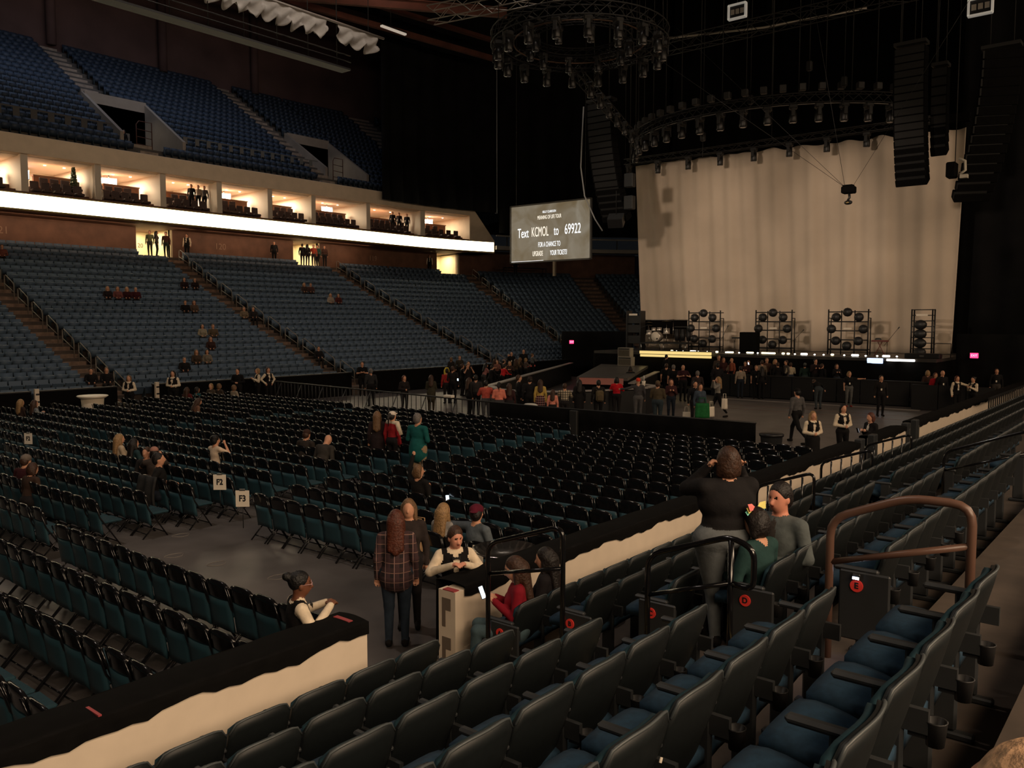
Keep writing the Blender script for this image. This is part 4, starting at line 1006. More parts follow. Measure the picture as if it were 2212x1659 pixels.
for k in range(10):
    a = 2*math.pi*k/10+.2; mover((CRX+2.1*math.cos(a), CRY+2.1*math.sin(a), CRZ-.1), a, 'black lamp on the inner ring of the round truss, %s clockwise' % ORDN[9-k], 'lamps of the inner ring', .9)
# arc truss above the stage
AC, AR = (52.96, 20.59, 15.6), 9.57
A0, A1 = R(116), R(236)
t = thing('arc_truss', 'long curved lighting truss in front of the top of the curtain', 'truss', AC); mb = MB(); ring(mb, (0, 0, 0), AR, A0, A1, .5, 36); mb.build('truss', M_DKTRUSS, t)
mb = MB(); mb.tube([(AR*1.01*math.cos(a), AR*1.01*math.sin(a), -.3) for a in np.linspace(A0, A1, 30)], .025, 5); mb.build('edge_pipe', M_TRUSS, t); mb = MB()
for a in np.linspace(A0, A1, 16): mb.cyl((AR*math.cos(a), AR*math.sin(a), .3), (AR*math.cos(a), AR*math.sin(a), 20), .02, 5)
mb.build('chain', M_DKTRUSS, t)
bl = MB().rbox((0, 0, .25), (.34, .34, .36), .03).mesh('blinder', mat('blinder_grey', (.032, .031, .03), .5))
for k, a in enumerate(np.linspace(A0+.03, A1-.03, 21)):
    o = link('blinder', bl, None, (AC[0]+AR*math.cos(a), AC[1]+AR*math.sin(a), AC[2]+.35), a); tag(o, 'small grey square lamp standing on the curved truss, %s from its left end' % ordn(k), 'stage light', 'square lamps on the curved truss')
for k, a in enumerate(np.linspace(A0+.04, A1-.05, 16)): mover((AC[0]+AR*math.cos(a), AC[1]+AR*math.sin(a), AC[2]-.25), a, 'black moving head lamp hanging from the curved truss, %s from its left end' % ORDN[k], 'lamps of the curved truss', 1.25)
t = thing('back_truss', 'straight dark truss just in front of the curtain top', 'truss', (49.6, 20.3, 14.75)); mb = MB(); truss(mb, (0, -9.0, 0), (0, 10.2, 0), .35); mb.build('truss', M_DKTRUSS, t)
for y in (-9, 0, 10.2): MB().cyl((0, y, .2), (0, y, 21.1), .02, 5).build('chain', M_DKTRUSS, t)
for k in range(9): mover((49.6, 12.6+k*2.2, 14.57), 0, 'black moving head lamp just above the curtain, %s from its right end' % ORDN[k], 'lamps above the curtain', 1.1)
t = thing('diagonal_truss', 'dark truss slanting from the round truss to the curved truss', 'truss', (37, 24, 15.6)); mb = MB(); truss(mb, (-4.5, -1.0, .2), (11.0, 4.6, .0), .42); mb.build('truss', M_DKTRUSS, t)
for k in range(7): mover((34.2+k*1.9, 23.0+k*.69, 15.4-.02*k), .3, 'black moving head lamp under the slanting truss, %s from its upper end' % ORDN[k], 'lamps of the slanting truss', .95)
t = thing('front_truss', 'long dark truss across the roof above the stage', 'truss', (43.7, 13, 19.6)); mb = MB(); truss(mb, (0, -16, 0), (0, 16, 0), .7, 40, .03); mb.build('truss', M_DKTRUSS, t)
mb = MB(); mb.tube([(.6, 12.2, .8), (2.6, 6.6, .8), (3.2, 1.2, .8)], .06, 6); mb.build('pale_pipe', mat('pale_pipe', (.42, .38, .32), .5), t)
for y in (-15, -5, 5, 15): MB().cyl((0, y, .3), (0, y, 16.3), .02, 5).build('chain', M_DKTRUSS, t)
t = thing('roof_truss', 'pale alloy truss at the top of the picture, left of the round truss', 'truss', (33.8, 28.7, 20.2)); mb = MB(); truss(mb, (-1.2, 3.4, -.1), (1.2, -3.8, .3), .75, 9, .035); mb.build('truss', M_TRUSS, t)
MB().cyl((0, 0, .3), (0, 0, 15.7), .02, 5).build('chain', M_DKTRUSS, t)
for k, (x, y, z, l) in enumerate(((41, 18.72, 19.62, 'centre'), (41, 7.75, 17.35, 'right'))):
    t = thing('hoist_box', 'white framed hoist control box high up at the %s top of the rig' % l, 'hoist box', (x, y, z), R(-90))
    mb = MB()
    for zz in (-.34, .34): mb.bx(-.47, .47, -.1, .1, zz-.04, zz+.04)
    for xx in (-.45, .45): mb.bx(xx-.04, xx+.04, -.1, .1, -.34, .34)
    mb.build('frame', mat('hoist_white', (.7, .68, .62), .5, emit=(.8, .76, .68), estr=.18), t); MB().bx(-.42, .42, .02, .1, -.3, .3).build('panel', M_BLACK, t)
    for xx in (-.25, 0, .25): MB().bx(xx-.09, xx+.09, -.03, .02, -.12, .12).build('module', mat('pale_edge'), t)
    MB().cyl((0, 0, .38), (0, 0, 16.3), .02, 5).build('chain', M_DKTRUSS, t)
# chain hoists hanging over the stage
for k, (y, z) in enumerate(((22.3, 14.5), (19.5, 16.1), (16.3, 17.3), (14.5, 16.2), (11.2, 16))):
    t = thing('chain_hoist', 'dark chain hoist hanging above the curved truss, %s from the left' % ORDN[k], 'hoist', (44.6, y, z), 0, 'chain hoists above the stage'); MB().rbox((0, 0, 0), (.28, .28, .5), .05).build('body', M_DKTRUSS, t); MB().cyl((0, 0, .25), (0, 0, 36-z), .015, 5).build('chain', M_DKTRUSS, t); MB().cyl((0, 0, -1.2), (0, 0, -.25), .015, 5).build('hook_chain', M_DKTRUSS, t)
# line arrays
def array(P, w, lab, h=.36, depth=.55, rz=0, cover=M_BLACKFAB):
    # P: list of (x,y,z, tilt) for each cabinet
    t = thing('line_array', lab, 'loudspeaker array', P[0][:3], 0)
    for (x, y, z, tl) in P:
        M_ = Matrix.Rotation(rz, 3, 'Z') @ Matrix.Rotation(tl, 3, 'Y'); mb = MB(); mb.rbox((0, 0, 0), (depth, w, h), .03, 0, M_)
        o = mb.build('cabinet', cover, t, loc=(x-P[0][0], y-P[0][1], z-P[0][2])); mg = MB(); mg.box((-depth/2-.005, 0, 0), (.02, w*.9, h*.8), 0, M_); mg.build('grille', mat('speaker_grille', (.007, .007, .0072), .8), o)
    MB().bx(-.35, .35, -w/2, w/2, .3, .45).build('flying_frame', M_DKTRUSS, t)
    for y in (-w*.3, w*.3): MB().cyl((0, y, .4), (0, y, 36-P[0][2]-.2), .02, 5).build('chain', M_DKTRUSS, t)
    return t
def jarr(x, y, z0, z1, dx, n, w, lab, dy=0, rz=0):
    P = []
    for k in range(n):
        u = k/(n-1); tl = -R(2+30*u*u); P.append((x-dx*(1-u)**0*0+dx*u*u*1.0, y+dy*u*u, z0+(z1-z0)*(u-.06*u*u*0), tl))
    return array(P, w, lab, abs(z1-z0)/(n-1)*1.01, .6, rz)
jarr(42.8, 10.9, 16.5, 10.7, .6, 18, 1.4, 'large black curved line array hanging in front of the curtain on the right', -.1)
jarr(43.9, 9.85, 15.6, 12.15, .3, 9, .7, 'smaller black speaker column behind the right line array', 0)
jarr(42.8, 28.0, 16.7, 10.3, 1.0, 18, 1.75, 'large black curved line array left of the stage, above the video screen', -.5)
jarr(42.3, 7.1, 15.5, 9.7, .7, 16, 1.5, 'large black curved line array at the far right against the drape', 1.1, R(25))
t = thing('array_cable', 'pale cable curving down the left edge of the left line array', 'cable', (42.4, 29.0, 13.8)); MB().tube([(0, 0, 3.0), (.05, .15, 1.0), (.1, .25, -.5), (.3, .1, -2.2), (.7, -.4, -3.6), (1.0, -.75, -4.3)], .045, 6).build('cable', mat('pale_duct', (.3, .31, .31), .5), t)
t = thing('front_fill', 'small grey angled speaker under the left line array', 'speaker', (43.1, 27.1, 10.0), R(200)); MB().box((0, 0, 0), (.7, .9, .6), 0, Matrix.Rotation(R(35), 3, 'Y')).build('cabinet', M_GREYP, t); MB().box((.34, 0, -.2), (.04, .8, .5), 0, Matrix.Rotation(R(35), 3, 'Y')).build('grille', M_BLACK, t); MB().cyl((0, 0, .3), (0, 0, 4), .02, 5).build('cable', M_DKTRUSS, t)
t = thing('delay_speaker', 'pair of small black speakers on a pole beside the far left array', 'speaker', (43.3, 26.3, 11.9))
for z in (-.9, .4): MB().rbox((0, 0, z), (.4, .6, .8), .04).build('cabinet', M_GREYP, t)
MB().cyl((0, 0, .8), (0, 0, 24), .02, 5).build('cable', M_DKTRUSS, t)
# follow spot at the right and cable camera
t = thing('follow_spot', 'black lamp with white bracket hanging at the right edge of the curtain', 'spotlight', (42, 8.6, 10.85))
MB().rbox((0, .22, -.1), (.6, .4, .68), .05).build('housing', M_BLACKFAB, t); mb = MB(); mb.tube([(0, -.05, .4), (0, -.3, .25), (0, -.32, -.15), (0, -.1, -.3)], .06, 8); mb.box((0, -.28, -.42), (.3, .3, .16)); mb.build('bracket', mat('white_bracket', (.6, .55, .45), .5), t); MB().cyl((0, .1, .2), (0, .1, 9), .02, 5).build('cable', M_DKTRUSS, t)
t = thing('cable_camera', 'black cable camera hanging in front of the cream curtain', 'camera', (35, 11.08, 9.27))
MB().rbox((0, 0, 0), (.42, .5, .28), .04).build('housing', M_BLACKFAB, t); MB().rbox((-.05, 0, .16), (.3, .4, .06), .02).build('top_plate', M_BLACKFAB, t); MB().tube([(0, -.02, -.14), (0, -.04, -.3), (-.02, .02, -.42)], .05, 8).build('gimbal_arm', M_BLACK, t); MB().sph((-.02, .0, -.5), (.12, .17, .09), 12).build('lens_head', M_BLACK, t)
MB().cyl((-.16, .0, -.52), (-.1, 0, -.51), .06, 10).build('lens', mat('brass_lens', (.4, .3, .14), .25, metal=1), t)
for a, b, c in ((1.2, 4.2, 9), (-1, -3, 9), (.3, 1.2, 12), (-2, 5, 9)): MB().cyl((0, .15 if b > 0 else -.15, .12), (a*2.2, b*2.2, c), .008, 4).build('cable', M_DKTRUSS, t)

# ------------------------------------------------------------------ roof steel and the white cloth swags, upper left
t = thing('cloth_swag', 'long pale cloth gathered in swags under the roof, upper left', 'cloth', (27.5, 38, 20.0)); M_SWAG = mat('swag_cloth', (.34, .315, .29), .9, noise=.15, scale=2)
def swag(x0, x1, n, nm):
    def fn(u, v):
        s = u*n; f = abs(math.sin(math.pi*s)); x = x0+(x1-x0)*u; return (x-27.5, .2*math.sin(v*9+s*5)*(v)+.3*v*f, .72-v*(.85+.30*f)+.05*math.sin(v*16+s*9)*v)
    MB().sheet(fn, n*10, 10, (0, .02, 0)).build(nm, M_SWAG, t)
swag(21.5, 30.5, 11, 'left_swag'); swag(31.3, 34.2, 3, 'right_swag')
MB().cyl((-9, 0, .65), (7.2, 0, .65), .07, 6).build('pipe', M_TRUSS, t)
mb = MB()
for x in (-6, 0, 6): mb.cyl((x, 0, .65), (x, 0, 16), .02, 5)
mb.build('chain', M_DKTRUSS, t)
t = thing('catwalk', 'dark catwalk below the pale cloth swags', 'catwalk', (27.5, 38.8, 18.5)); MB().bx(-12, 5, -.4, .4, -.1, 0).build('deck', M_DKTRUSS, t)
for z in (.35, .7): MB().cyl((-12, -.4, z), (5, -.4, z), .03, 6).build('rail', M_DKTRUSS, t)
mb = MB()
for x in range(-12, 6, 2): mb.cyl((x, -.4, 0), (x, -.4, 17.4), .025, 5)
mb.build('hanger', M_DKTRUSS, t)
t = thing('roof_girder', 'reddish steel girder crossing under the roof at the top of the picture', 'girder', (40.5, 43.5, 25.6))
mb = MB(); R1 = Matrix.Rotation(R(-38), 3, 'Z')
mb.box((0, 0, .3), (16, .3, .08), 0, R1); mb.box((0, 0, -.3), (16, .3, .08), 0, R1); mb.box((0, 0, 0), (16, .06, .6), 0, R1); mb.build('beam', M_ROOF, t)
mb = MB()
for k in range(7):
    c = R1 @ Vector((-7+2.3*k, 0, 1.9)); mb.box(c, (.14, .14, 3.0), 0, R1 @ Matrix.Rotation(R(40*(-1)**k), 3, 'Y'))
mb.build('lattice', M_ROOF, t); MB().box((0, 0, 3.2), (16, .4, .4), 0, R1).build('top_chord', M_ROOF, t)
t = thing('roof_girder', 'second reddish steel girder running along the roof', 'girder', (43, 49, 26.2)); MB().box((0, 0, 0), (26, .3, .4), 0, Matrix.Rotation(R(-8), 3, 'Z')).build('beam', M_ROOF, t); MB().box((0, 0, 1.5), (26, .4, .3), 0, Matrix.Rotation(R(-8), 3, 'Z')).build('top_chord', M_ROOF, t)
t = thing('strip_light', 'pair of pale strip lights under the roof beside the girder', 'strip light', (41.4, 44.6, 24.3)); MB().bx(-.9, 1.4, -.1, .1, 0, .12).build('tube', mat('strip_glow', (.8, .7, .6), .5, emit=(1, .85, .7), estr=.35), t); MB().bx(-.9, 1.4, -.14, .14, .12, .2).build('housing', M_DKTRUSS, t); MB().cyl((0, 0, .2), (0, 0, 11.6), .02, 5).build('hanger', M_DKTRUSS, t)
lamp('girder_glow', 'POINT', (38.5, 41.5, 28), 190, (1, .55, .4), .5)
lamp('swag_glow', 'AREA', (28, 34.8, 22.6), 190, (1, .86, .74), 12, .6, aim=(28, 38, 19.8))
# exit signs
M_EXIT = mat('exit_red', (.8, .05, .1), .5, emit=(1, .03, .12), estr=3.2)
for loc, lab in (((46.0, 8.36, 2.35), 'glowing red EXIT sign on the drape right of the stage'), ((50.35, 35.35, 2.52), 'glowing red EXIT sign on the drape left of the stage')):
    t = thing('exit_sign', lab, 'exit sign', loc, R(-90) if loc[1] < 20 else R(-60))
    MB().rbox((0, .06, 0), (.42, .08, .30), .02).build('case', M_BLACK, t); MB().rbox((0, .0, 0), (.36, .03, .25), .02).build('face', M_EXIT, t); text('lettering', 'EXIT', .15, mat('exit_letter', (1, .6, .6), .5, emit=(1, .5, .55), estr=2), (0, -.02, 0), (R(90), 0, 0), t, .002, .9)
# ------------------------------------------------------------------ people: one continuous surface each, from smoothly joined distance fields
def _ell(P, c, r):
    q = (P-np.array(c))/np.array(r); k0 = np.sqrt((q*q).sum(-1)); q2 = q/np.array(r); k1 = np.sqrt((q2*q2).sum(-1))+1e-9
    return k0*(k0-1)/k1
def _cone(P, a, b, ra, rb):
    a = np.array(a, float); b = np.array(b, float); d = b-a; L = d@d+1e-12; t = np.clip(((P-a)@d)/L, 0, 1)
    return np.linalg.norm(P-a-t[..., None]*d, axis=-1)-(ra+(rb-ra)*t)
def sdf_mesh(prims, res):
    # prims: (kind, label, k, args...)  kind: ell/cone add, xell/xcone cut, pell paints labels
    lo = np.full(3, 1e9); hi = -lo
    for p in prims:
        if p[0][0] in 'xp': continue
        if p[0] == 'ell': c, r = np.array(p[3]), np.array(p[4]); l, h = c-r, c+r
        else: a, b = np.array(p[3]), np.array(p[4]); R_ = max(p[5], p[6]); l, h = np.minimum(a, b)-R_, np.maximum(a, b)+R_
        lo = np.minimum(lo, l); hi = np.maximum(hi, h)
    lo -= 2.5*res; hi += 2.5*res; n = np.ceil((hi-lo)/res).astype(int)+1
    F = np.full(n, .09); D = np.full(n, 1e9); Lb = np.zeros(n, np.int16)
    ax = [lo[i]+res*np.arange(n[i]) for i in range(3)]
    for p in prims:
        kd, lab, k = p[:3]
        if kd.endswith('ell'): c, r = np.array(p[3]), np.array(p[4]); l, h = c-r, c+r
        else: a, b = np.array(p[3]), np.array(p[4]); R_ = max(p[5], p[6]); l, h = np.minimum(a, b)-R_, np.maximum(a, b)+R_
        mg = .0 if kd[0] == 'p' else .085
        i0 = np.maximum(np.floor((l-mg-lo)/res).astype(int), 0); i1 = np.minimum(np.ceil((h+mg-lo)/res).astype(int)+1, n)
        if (i1 <= i0).any(): continue
        sl = tuple(slice(a_, b_) for a_, b_ in zip(i0, i1))
        G = np.stack(np.meshgrid(*[ax[i][sl[i]] for i in range(3)], indexing='ij'), -1)
        d = _ell(G, p[3], p[4]) if kd.endswith('ell') else _cone(G, *p[3:7])
        if kd[0] == 'p': Lb[sl][d < 0] = lab; continue
        f = F[sl]
        if kd[0] == 'x':
            h_ = np.clip(.5-.5*(f+d)/k, 0, 1); F[sl] = f*(1-h_)+(-d)*h_+k*h_*(1-h_); continue
        h_ = np.clip(.5+.5*(f-d)/k, 0, 1); F[sl] = f*(1-h_)+d*h_-k*h_*(1-h_)
        m_ = d < D[sl]; D[sl][m_] = d[m_]; Lb[sl][m_] = lab
    # surface nets
    S = F < 0; idx = np.full(n-1, -1, np.int64); acc = np.zeros((*(n-1), 3)); cnt = np.zeros(n-1)
    off = [(i, j, k) for i in (0, 1) for j in (0, 1) for k in (0, 1)]
    def sub(A, o): return A[o[0]:A.shape[0]-1+o[0], o[1]:A.shape[1]-1+o[1], o[2]:A.shape[2]-1+o[2]]
    for a in off:
        for axn in range(3):
            if a[axn]: continue
            b = list(a); b[axn] = 1; b = tuple(b); fa, fb = sub(F, a), sub(F, b); cr = (fa < 0) != (fb < 0)
            if not cr.any(): continue
            t = fa[cr]/(fa[cr]-fb[cr]); q = np.tile(np.array(a, float), (len(t), 1)); q[:, axn] += t; acc[cr] += q; cnt[cr] += 1
    act = cnt > 0; idx[act] = np.arange(act.sum()); cell = np.argwhere(act)
    V = lo+res*(cell+acc[act]/cnt[act][:, None])
    Q = []; QL = []
    for axn in range(3):
        b, c = (axn+1) % 3, (axn+2) % 3
        s1 = [slice(0, None)]*3; s2 = [slice(0, None)]*3; s1[axn] = slice(0, -1); s2[axn] = slice(1, None)
        A, B = S[tuple(s1)], S[tuple(s2)]; E_ = np.argwhere(A != B)
        E_ = E_[(E_[:, b] > 0) & (E_[:, c] > 0) & (E_[:, b] < n[b]-1) & (E_[:, c] < n[c]-1)]
        if not len(E_): continue
        fl = A[tuple(E_.T)]
        def g(db, dc):
            e = E_.copy(); e[:, b] -= db; e[:, c] -= dc; return idx[tuple(e.T)]
        q = np.stack([g(1, 1), g(0, 1), g(0, 0), g(1, 0)], 1); q[~fl] = q[~fl][:, ::-1]; Q.append(q)
        e2 = E_.copy(); e2[:, axn] += 1; f1 = np.abs(F[tuple(E_.T)]); f2 = np.abs(F[tuple(e2.T)])
        QL.append(np.where(f1 < f2, Lb[tuple(E_.T)], Lb[tuple(e2.T)]))
    return V, np.concatenate(Q), np.concatenate(QL)
def np_mesh(name, V, Q, L, mats):
    me = bpy.data.meshes.new(name); me.vertices.add(len(V)); me.vertices.foreach_set('co', np.ascontiguousarray(V, np.float32).ravel()); me.loops.add(Q.size); me.loops.foreach_set('vertex_index', Q.astype(np.int32).ravel())
    me.polygons.add(len(Q)); me.polygons.foreach_set('loop_start', np.arange(0, Q.size, 4, dtype=np.int32)); me.polygons.foreach_set('loop_total', np.full(len(Q), 4, np.int32))
    used = sorted(set(L.tolist())); mp = {u: i for i, u in enumerate(used)}
    for u in used: me.materials.append(mats[u])
    me.polygons.foreach_set('material_index', np.array([mp[x] for x in L.tolist()], np.int32)); me.polygons.foreach_set('use_smooth', np.ones(len(Q), bool)); me.update(calc_edges=True)
    return me

ARM = {  # elbow, wrist: offsets from the shoulder (outward, forward, up)
 'down': ((.055, -.03, -.27), (.065, .03, -.51)), 'fold': ((.07, .0, -.26), (-.13, .18, -.29)), 'phone': ((.05, .04, -.27), (-.09, .25, -.13)), 'rail': ((.10, .12, -.22), (-.09, .32, -.17)),
 'cross': ((.07, .07, -.25), (-.22, .20, -.19)), 'head': ((.07, .23, -.05), (-.065, .07, .17)), 'point': ((.20, .17, .02), (.36, .36, .10)), 'lap': ((.06, .05, -.26), (-.06, .27, -.30)), 'hip': ((.17, -.05, -.22), (.0, .07, -.40)),
 'out': ((.26, -.02, -.08), (.49, .02, -.10)), 'side': ((.27, .0, -.03), (.52, .0, -.02)), 'face': ((.08, .2, -.12), (-.06, .19, .12)), 'up': ((.12, .12, .22), (.10, .2, .46)), 'ledge': ((.13, .09, -.17), (-.10, .31, -.01)), 'reach': ((.05, .22, -.16), (.0, .46, -.12)), 'back': ((.12, -.13, -.22), (.2, -.16, -.45)), 'knee': ((.07, .1, -.25), (.03, .33, -.36))}
def fingers(W, d, side, lab, curl):
    # palm and five separate fingers from the wrist W along direction d
    d = np.array(d)/np.linalg.norm(d); u = np.array((0, 0, 1.)); s = np.cross(d, u); s /= np.linalg.norm(s)+1e-9; nrm = np.cross(s, d); out = []
    s = s*side; W = np.array(W)
    out.append(('cone', lab, .012, W, W+d*.045, .024, .026)); 
    for j, (o, L) in enumerate(((-.030, .062), (-.010, .074), (.010, .078), (.030, .068))):
        a = W+d*.05+s*o; b = a+(d*math.cos(curl)-nrm*math.sin(curl))*L*.5; c = b+(d*math.cos(curl*2.1)-nrm*math.sin(curl*2.1))*L*.5
        out += [('cone', lab, .008, W+d*.02+s*o*.7, a, .014, .0105), ('cone', lab, .006, a, b, .0105, .0095), ('cone', lab, .006, b, c, .0095, .0075)]
    a = W+d*.02+s*.034; b = a+(d*.6+s*.75-nrm*.25)*.035; c = b+(d*.9+s*.2-nrm*.3)*.03
    out += [('cone', lab, .008, W+d*.008+s*.012, a, .015, .013), ('cone', lab, .006, a, b, .012, .010), ('cone', lab, .006, b, c, .010, .008)]
    return out
NP = 0
def person(x, y, z, h, hd, pose, top, bot, hair, label, arms='down', arm2=None, style='short', skin=(205, 150, 120), lean=0., turn=0., nod=0., bulk=1., sleeves='long', shoe=(25, 22, 20), res=.03, usher=False, topm=None, botm=None, hat=None, skirt=False, coat=0., group=None, fem=None, walk=0., open_=None, badge=False, hem=False):
    """one figure; hd = heading in degrees (0 looks at the stage, 90 across to the far stand)"""
    global NP; NP += 1
    bulk = max(bulk, 1.06); fem = style in ('long', 'bob', 'pony', 'bun') if fem is None else fem
    sit = pose == 'sit'; pz = .50 if sit else .95
    cl, sl = math.cos(lean), math.sin(lean)
    def U(p):                                           # lean the trunk forward about the pelvis
        a, b, c = p; dz = c-.95; return np.array((a, b*cl+dz*sl, pz+dz*cl-b*sl))
    ct, st_ = math.cos(turn), math.sin(turn); cn, sn = math.cos(nod), math.sin(nod)
    def Hh(p):                                          # head: nod then turn about the neck
        a, b, c = p[0], p[1]-.0, p[2]-1.50; b, c = b*cn+c*sn, c*cn-b*sn; a, b = a*ct-b*st_, a*st_+b*ct; return U((a, b-.005, c+1.50))
    sw = (.165 if fem else .19)*(.6+.4*bulk); B = bulk; pr = []; T, BT, SK, SH = 1, 2, 0, 3
    near = res < .016; kb = .035 if res > .02 else .028
    tl = 8 if usher else T
    # trunk
    pr += [('ell', tl, kb, U((0, .005, 1.26)), (.155*B+.01, .112*B, .20)), ('ell', tl, kb, U((0, .0, 1.08)), ((.135 if fem else .15)*B, .105*B, .16)), ('cone', tl, .05, U((-sw*.72, -.01, 1.392)), U((sw*.72, -.01, 1.392)), .064, .064),
           ('ell', BT if not coat else tl, kb, U((0, -.01, .955)), ((.178 if fem else .165)*B, .125*B, .13)), ('cone', SK, .02, U((0, -.012, 1.40)), Hh((0, .0, 1.53)), .064, .056)]
    if fem: pr += [('ell', tl, .03, U((-.07, .085, 1.25)), (.066, .06, .068)), ('ell', tl, .03, U((.07, .085, 1.25)), (.066, .06, .068))]
    # head
    pr += [('ell', SK, .02, Hh((0, .012, 1.604)), (.077, .098, .114)), ('ell', SK, .03, Hh((0, .034, 1.542)), (.057, .066, .064)), ('cone', SK, .012, Hh((0, .106, 1.605)), Hh((0, .122, 1.575)), .010, .0165), ('ell', SK, .008, Hh((-.079, .005, 1.585)), (.014, .022, .032)), ('ell', SK, .008, Hh((.079, .005, 1.585)), (.014, .022, .032))]
    # legs
    for s in (-1, 1):
        hip = (s*.092*B, -.005, pz-.03)
        if sit: kn = (s*.105, .43, .50); an = (s*.105, .44-.03*s, .085); toe = (s*.115, .56-.03*s, .045)
        else:
            wk = walk*s; kn = (s*.098, .03+wk*.28, .50); an = (s*.10, -.03+wk*(.42 if wk > 0 else .55), .085+(.05 if wk < 0 else 0)*abs(walk)*4); toe = (an[0]*1.15, an[1]+.14, .04)
        pr += [('cone', BT, .04, hip, kn, .092*B, .062*B**.5), ('cone', BT, .02, kn, an, .061*B**.5, .046), ('cone', SH, .02, (an[0], an[1]-.03, .055), toe, .047, .038)]
    # arms
    am = (arm2 or arms, arms); hands = []
    for s, a in zip((-1, 1), am):
        e, w_ = ARM[a]; sh = (s*sw, -.01, 1.385); el = (sh[0]+s*e[0], sh[1]+e[1], sh[2]+e[2]); wr = (sh[0]+s*w_[0], sh[1]+w_[1], sh[2]+w_[2]); S_, E_, W_ = U(sh), U(el), U(wr)
        lb = 4; r1, r2, r3 = .056*B**.6, .046*B**.5, .034
        if sleeves == 'short':
            mid = S_*.35+E_*.65; pr += [('cone', lb, .03, S_, mid, r1, r2+.006), ('cone', SK, .012, mid, E_, r2-.004, r2-.008), ('cone', SK, .015, E_, W_, .038, .026)]
        else: pr += [('cone', lb, .03, S_, E_, r1+.004, r2+.004), ('cone', lb, .02, E_, W_, r2+.002, r3+.004)]
        d = (W_-E_); d /= np.linalg.norm(d)
        if near: pr += fingers(W_+d*.01, d, -s, SK, .55)
        else: pr += [('ell', SK, .015, W_+d*.055, (.036, .036, .048))]
    if hem and not sit: pr += [('cone', T, .03, U((0, .0, 1.10)), (0, 0, pz-.05 if not sit else pz), .135*B, (.185 if fem else .175)*B)]
    if skirt:
        if sit: pr += [('cone', BT, .05, (0, .05, pz), (0, .36, .49), .15, .17)]
        else: pr += [('cone', BT, .05, (0, 0, .95), (0, .01, skirt), .165*B, .20*B)]
    if coat:
        if not sit: pr += [('cone', tl, .05, (0, 0, 1.0), (0, 0, coat), .158*B, .175*B)]
    # paint: open neck, shirt front, features
    if usher: pr += [('pell', 5, 0, U((0, .115, 1.33)), (.038, .07, .15)), ('cone', 5, .02, U((-.055, .0, 1.425)), U((.055, .0, 1.425)), .045, .045), ('pell', 5, 0, U((0, .02, 1.435)), (.10, .12, .028))]
    if open_: pr += [('pell', 5, 0, U((0, .12, 1.30)), (.036, .09, .15))]
    if near:
        pr += [('xell', 0, .012, Hh((-.030, .104, 1.612)), (.020, .014, .011)), ('xell', 0, .012, Hh((.030, .104, 1.612)), (.020, .014, .011)), ('ell', SK, .012, Hh((0, .098, 1.548)), (.024, .014, .010)),
               ('pell', 6, 0, Hh((0, .108, 1.548)), (.025, .02, .0085)), ('pell', 7, 0, Hh((-.030, .090, 1.612)), (.014, .012, .0065)), ('pell', 7, 0, Hh((.030, .090, 1.612)), (.014, .012, .0065)),
               ('pell', 9, 0, Hh((-.031, .098, 1.632)), (.021, .02, .0055)), ('pell', 9, 0, Hh((.031, .098, 1.632)), (.021, .02, .0055))]
    sc_ = h/1.70; V, Q, L = sdf_mesh(pr, res)
    hm = hairm(hair) if hair else M_BLACK
    mats = {0: skinm(skin), 1: topm or cloth(top), 2: botm or cloth(bot), 3: cloth(shoe), 4: cloth((226, 208, 182)) if usher else (topm or cloth(top)), 5: cloth((226, 208, 182) if not open_ else open_), 6: skinm((170, 85, 75)), 7: mat('eye_dark', (.02, .015, .012), .2), 8: cloth((22, 19, 20)), 9: hm}
    nm = 'person'; me = np_mesh(nm, V*sc_, Q, L, mats); o = link(nm, me, None, (x, y, z), R(hd-90)); tag(o, label, 'person', group)
    hr = max(res, .011) if res < .02 else res*.9
    hp = []
    C0 = Hh((0, -.004, 1.615)); k = .02
    if hat:
        kind, colr = hat; q = [('ell', 1, k, Hh((0, .0, 1.650)), (.091, .111, .08))]
        if kind == 'cap': q += [('ell', 1, .01, Hh((0, .115, 1.652)), (.062, .075, .012))]
        if kind == 'capback': q += [('ell', 1, .01, Hh((0, -.115, 1.640)), (.062, .06, .012))]
        if kind == 'beanie': q += [('ell', 1, k, Hh((0, -.01, 1.66)), (.087, .107, .085))]
        if kind == 'hood': q = [('ell', 1, k, Hh((0, -.02, 1.61)), (.10, .115, .135)), ('ell', 1, .03, Hh((0, -.05, 1.50)), (.11, .10, .08)), ('xell', 1, .02, Hh((0, .10, 1.585)), (.075, .08, .10))]
        v, qq, l = sdf_mesh(q, hr); link('hat', np_mesh('hat', v*sc_, qq, l, {1: cloth(colr)}), o)
    if style != 'bald':
        cap = (.088, .108, .106) if not hat else (.085, .103, .09)
        hp += [('ell', 1, k, Hh((0, -.014, 1.632 if not hat else 1.61)), cap)]
        if style == 'messy': hp += [('ell', 1, k, Hh((.02, -.02, 1.68)), (.07, .09, .06)), ('ell', 1, k, Hh((-.04, -.05, 1.64)), (.06, .07, .08))]
        if style in ('bob', 'long', 'bun'): hp += [('cone', 1, .03, Hh((-.062, -.02, 1.62)), Hh((-.075, -.015, 1.50)), .045, .038), ('cone', 1, .03, Hh((.062, -.02, 1.62)), Hh((.075, -.015, 1.50)), .045, .038), ('ell', 1, .03, Hh((0, -.055, 1.555)), (.095, .065, .10))] if style != 'bun' else [('ell', 1, k, Hh((0, -.13, 1.675)), (.045, .05, .045)), ('cone', 1, .02, Hh((0, -.08, 1.66)), Hh((0, -.13, 1.675)), .03, .025)]
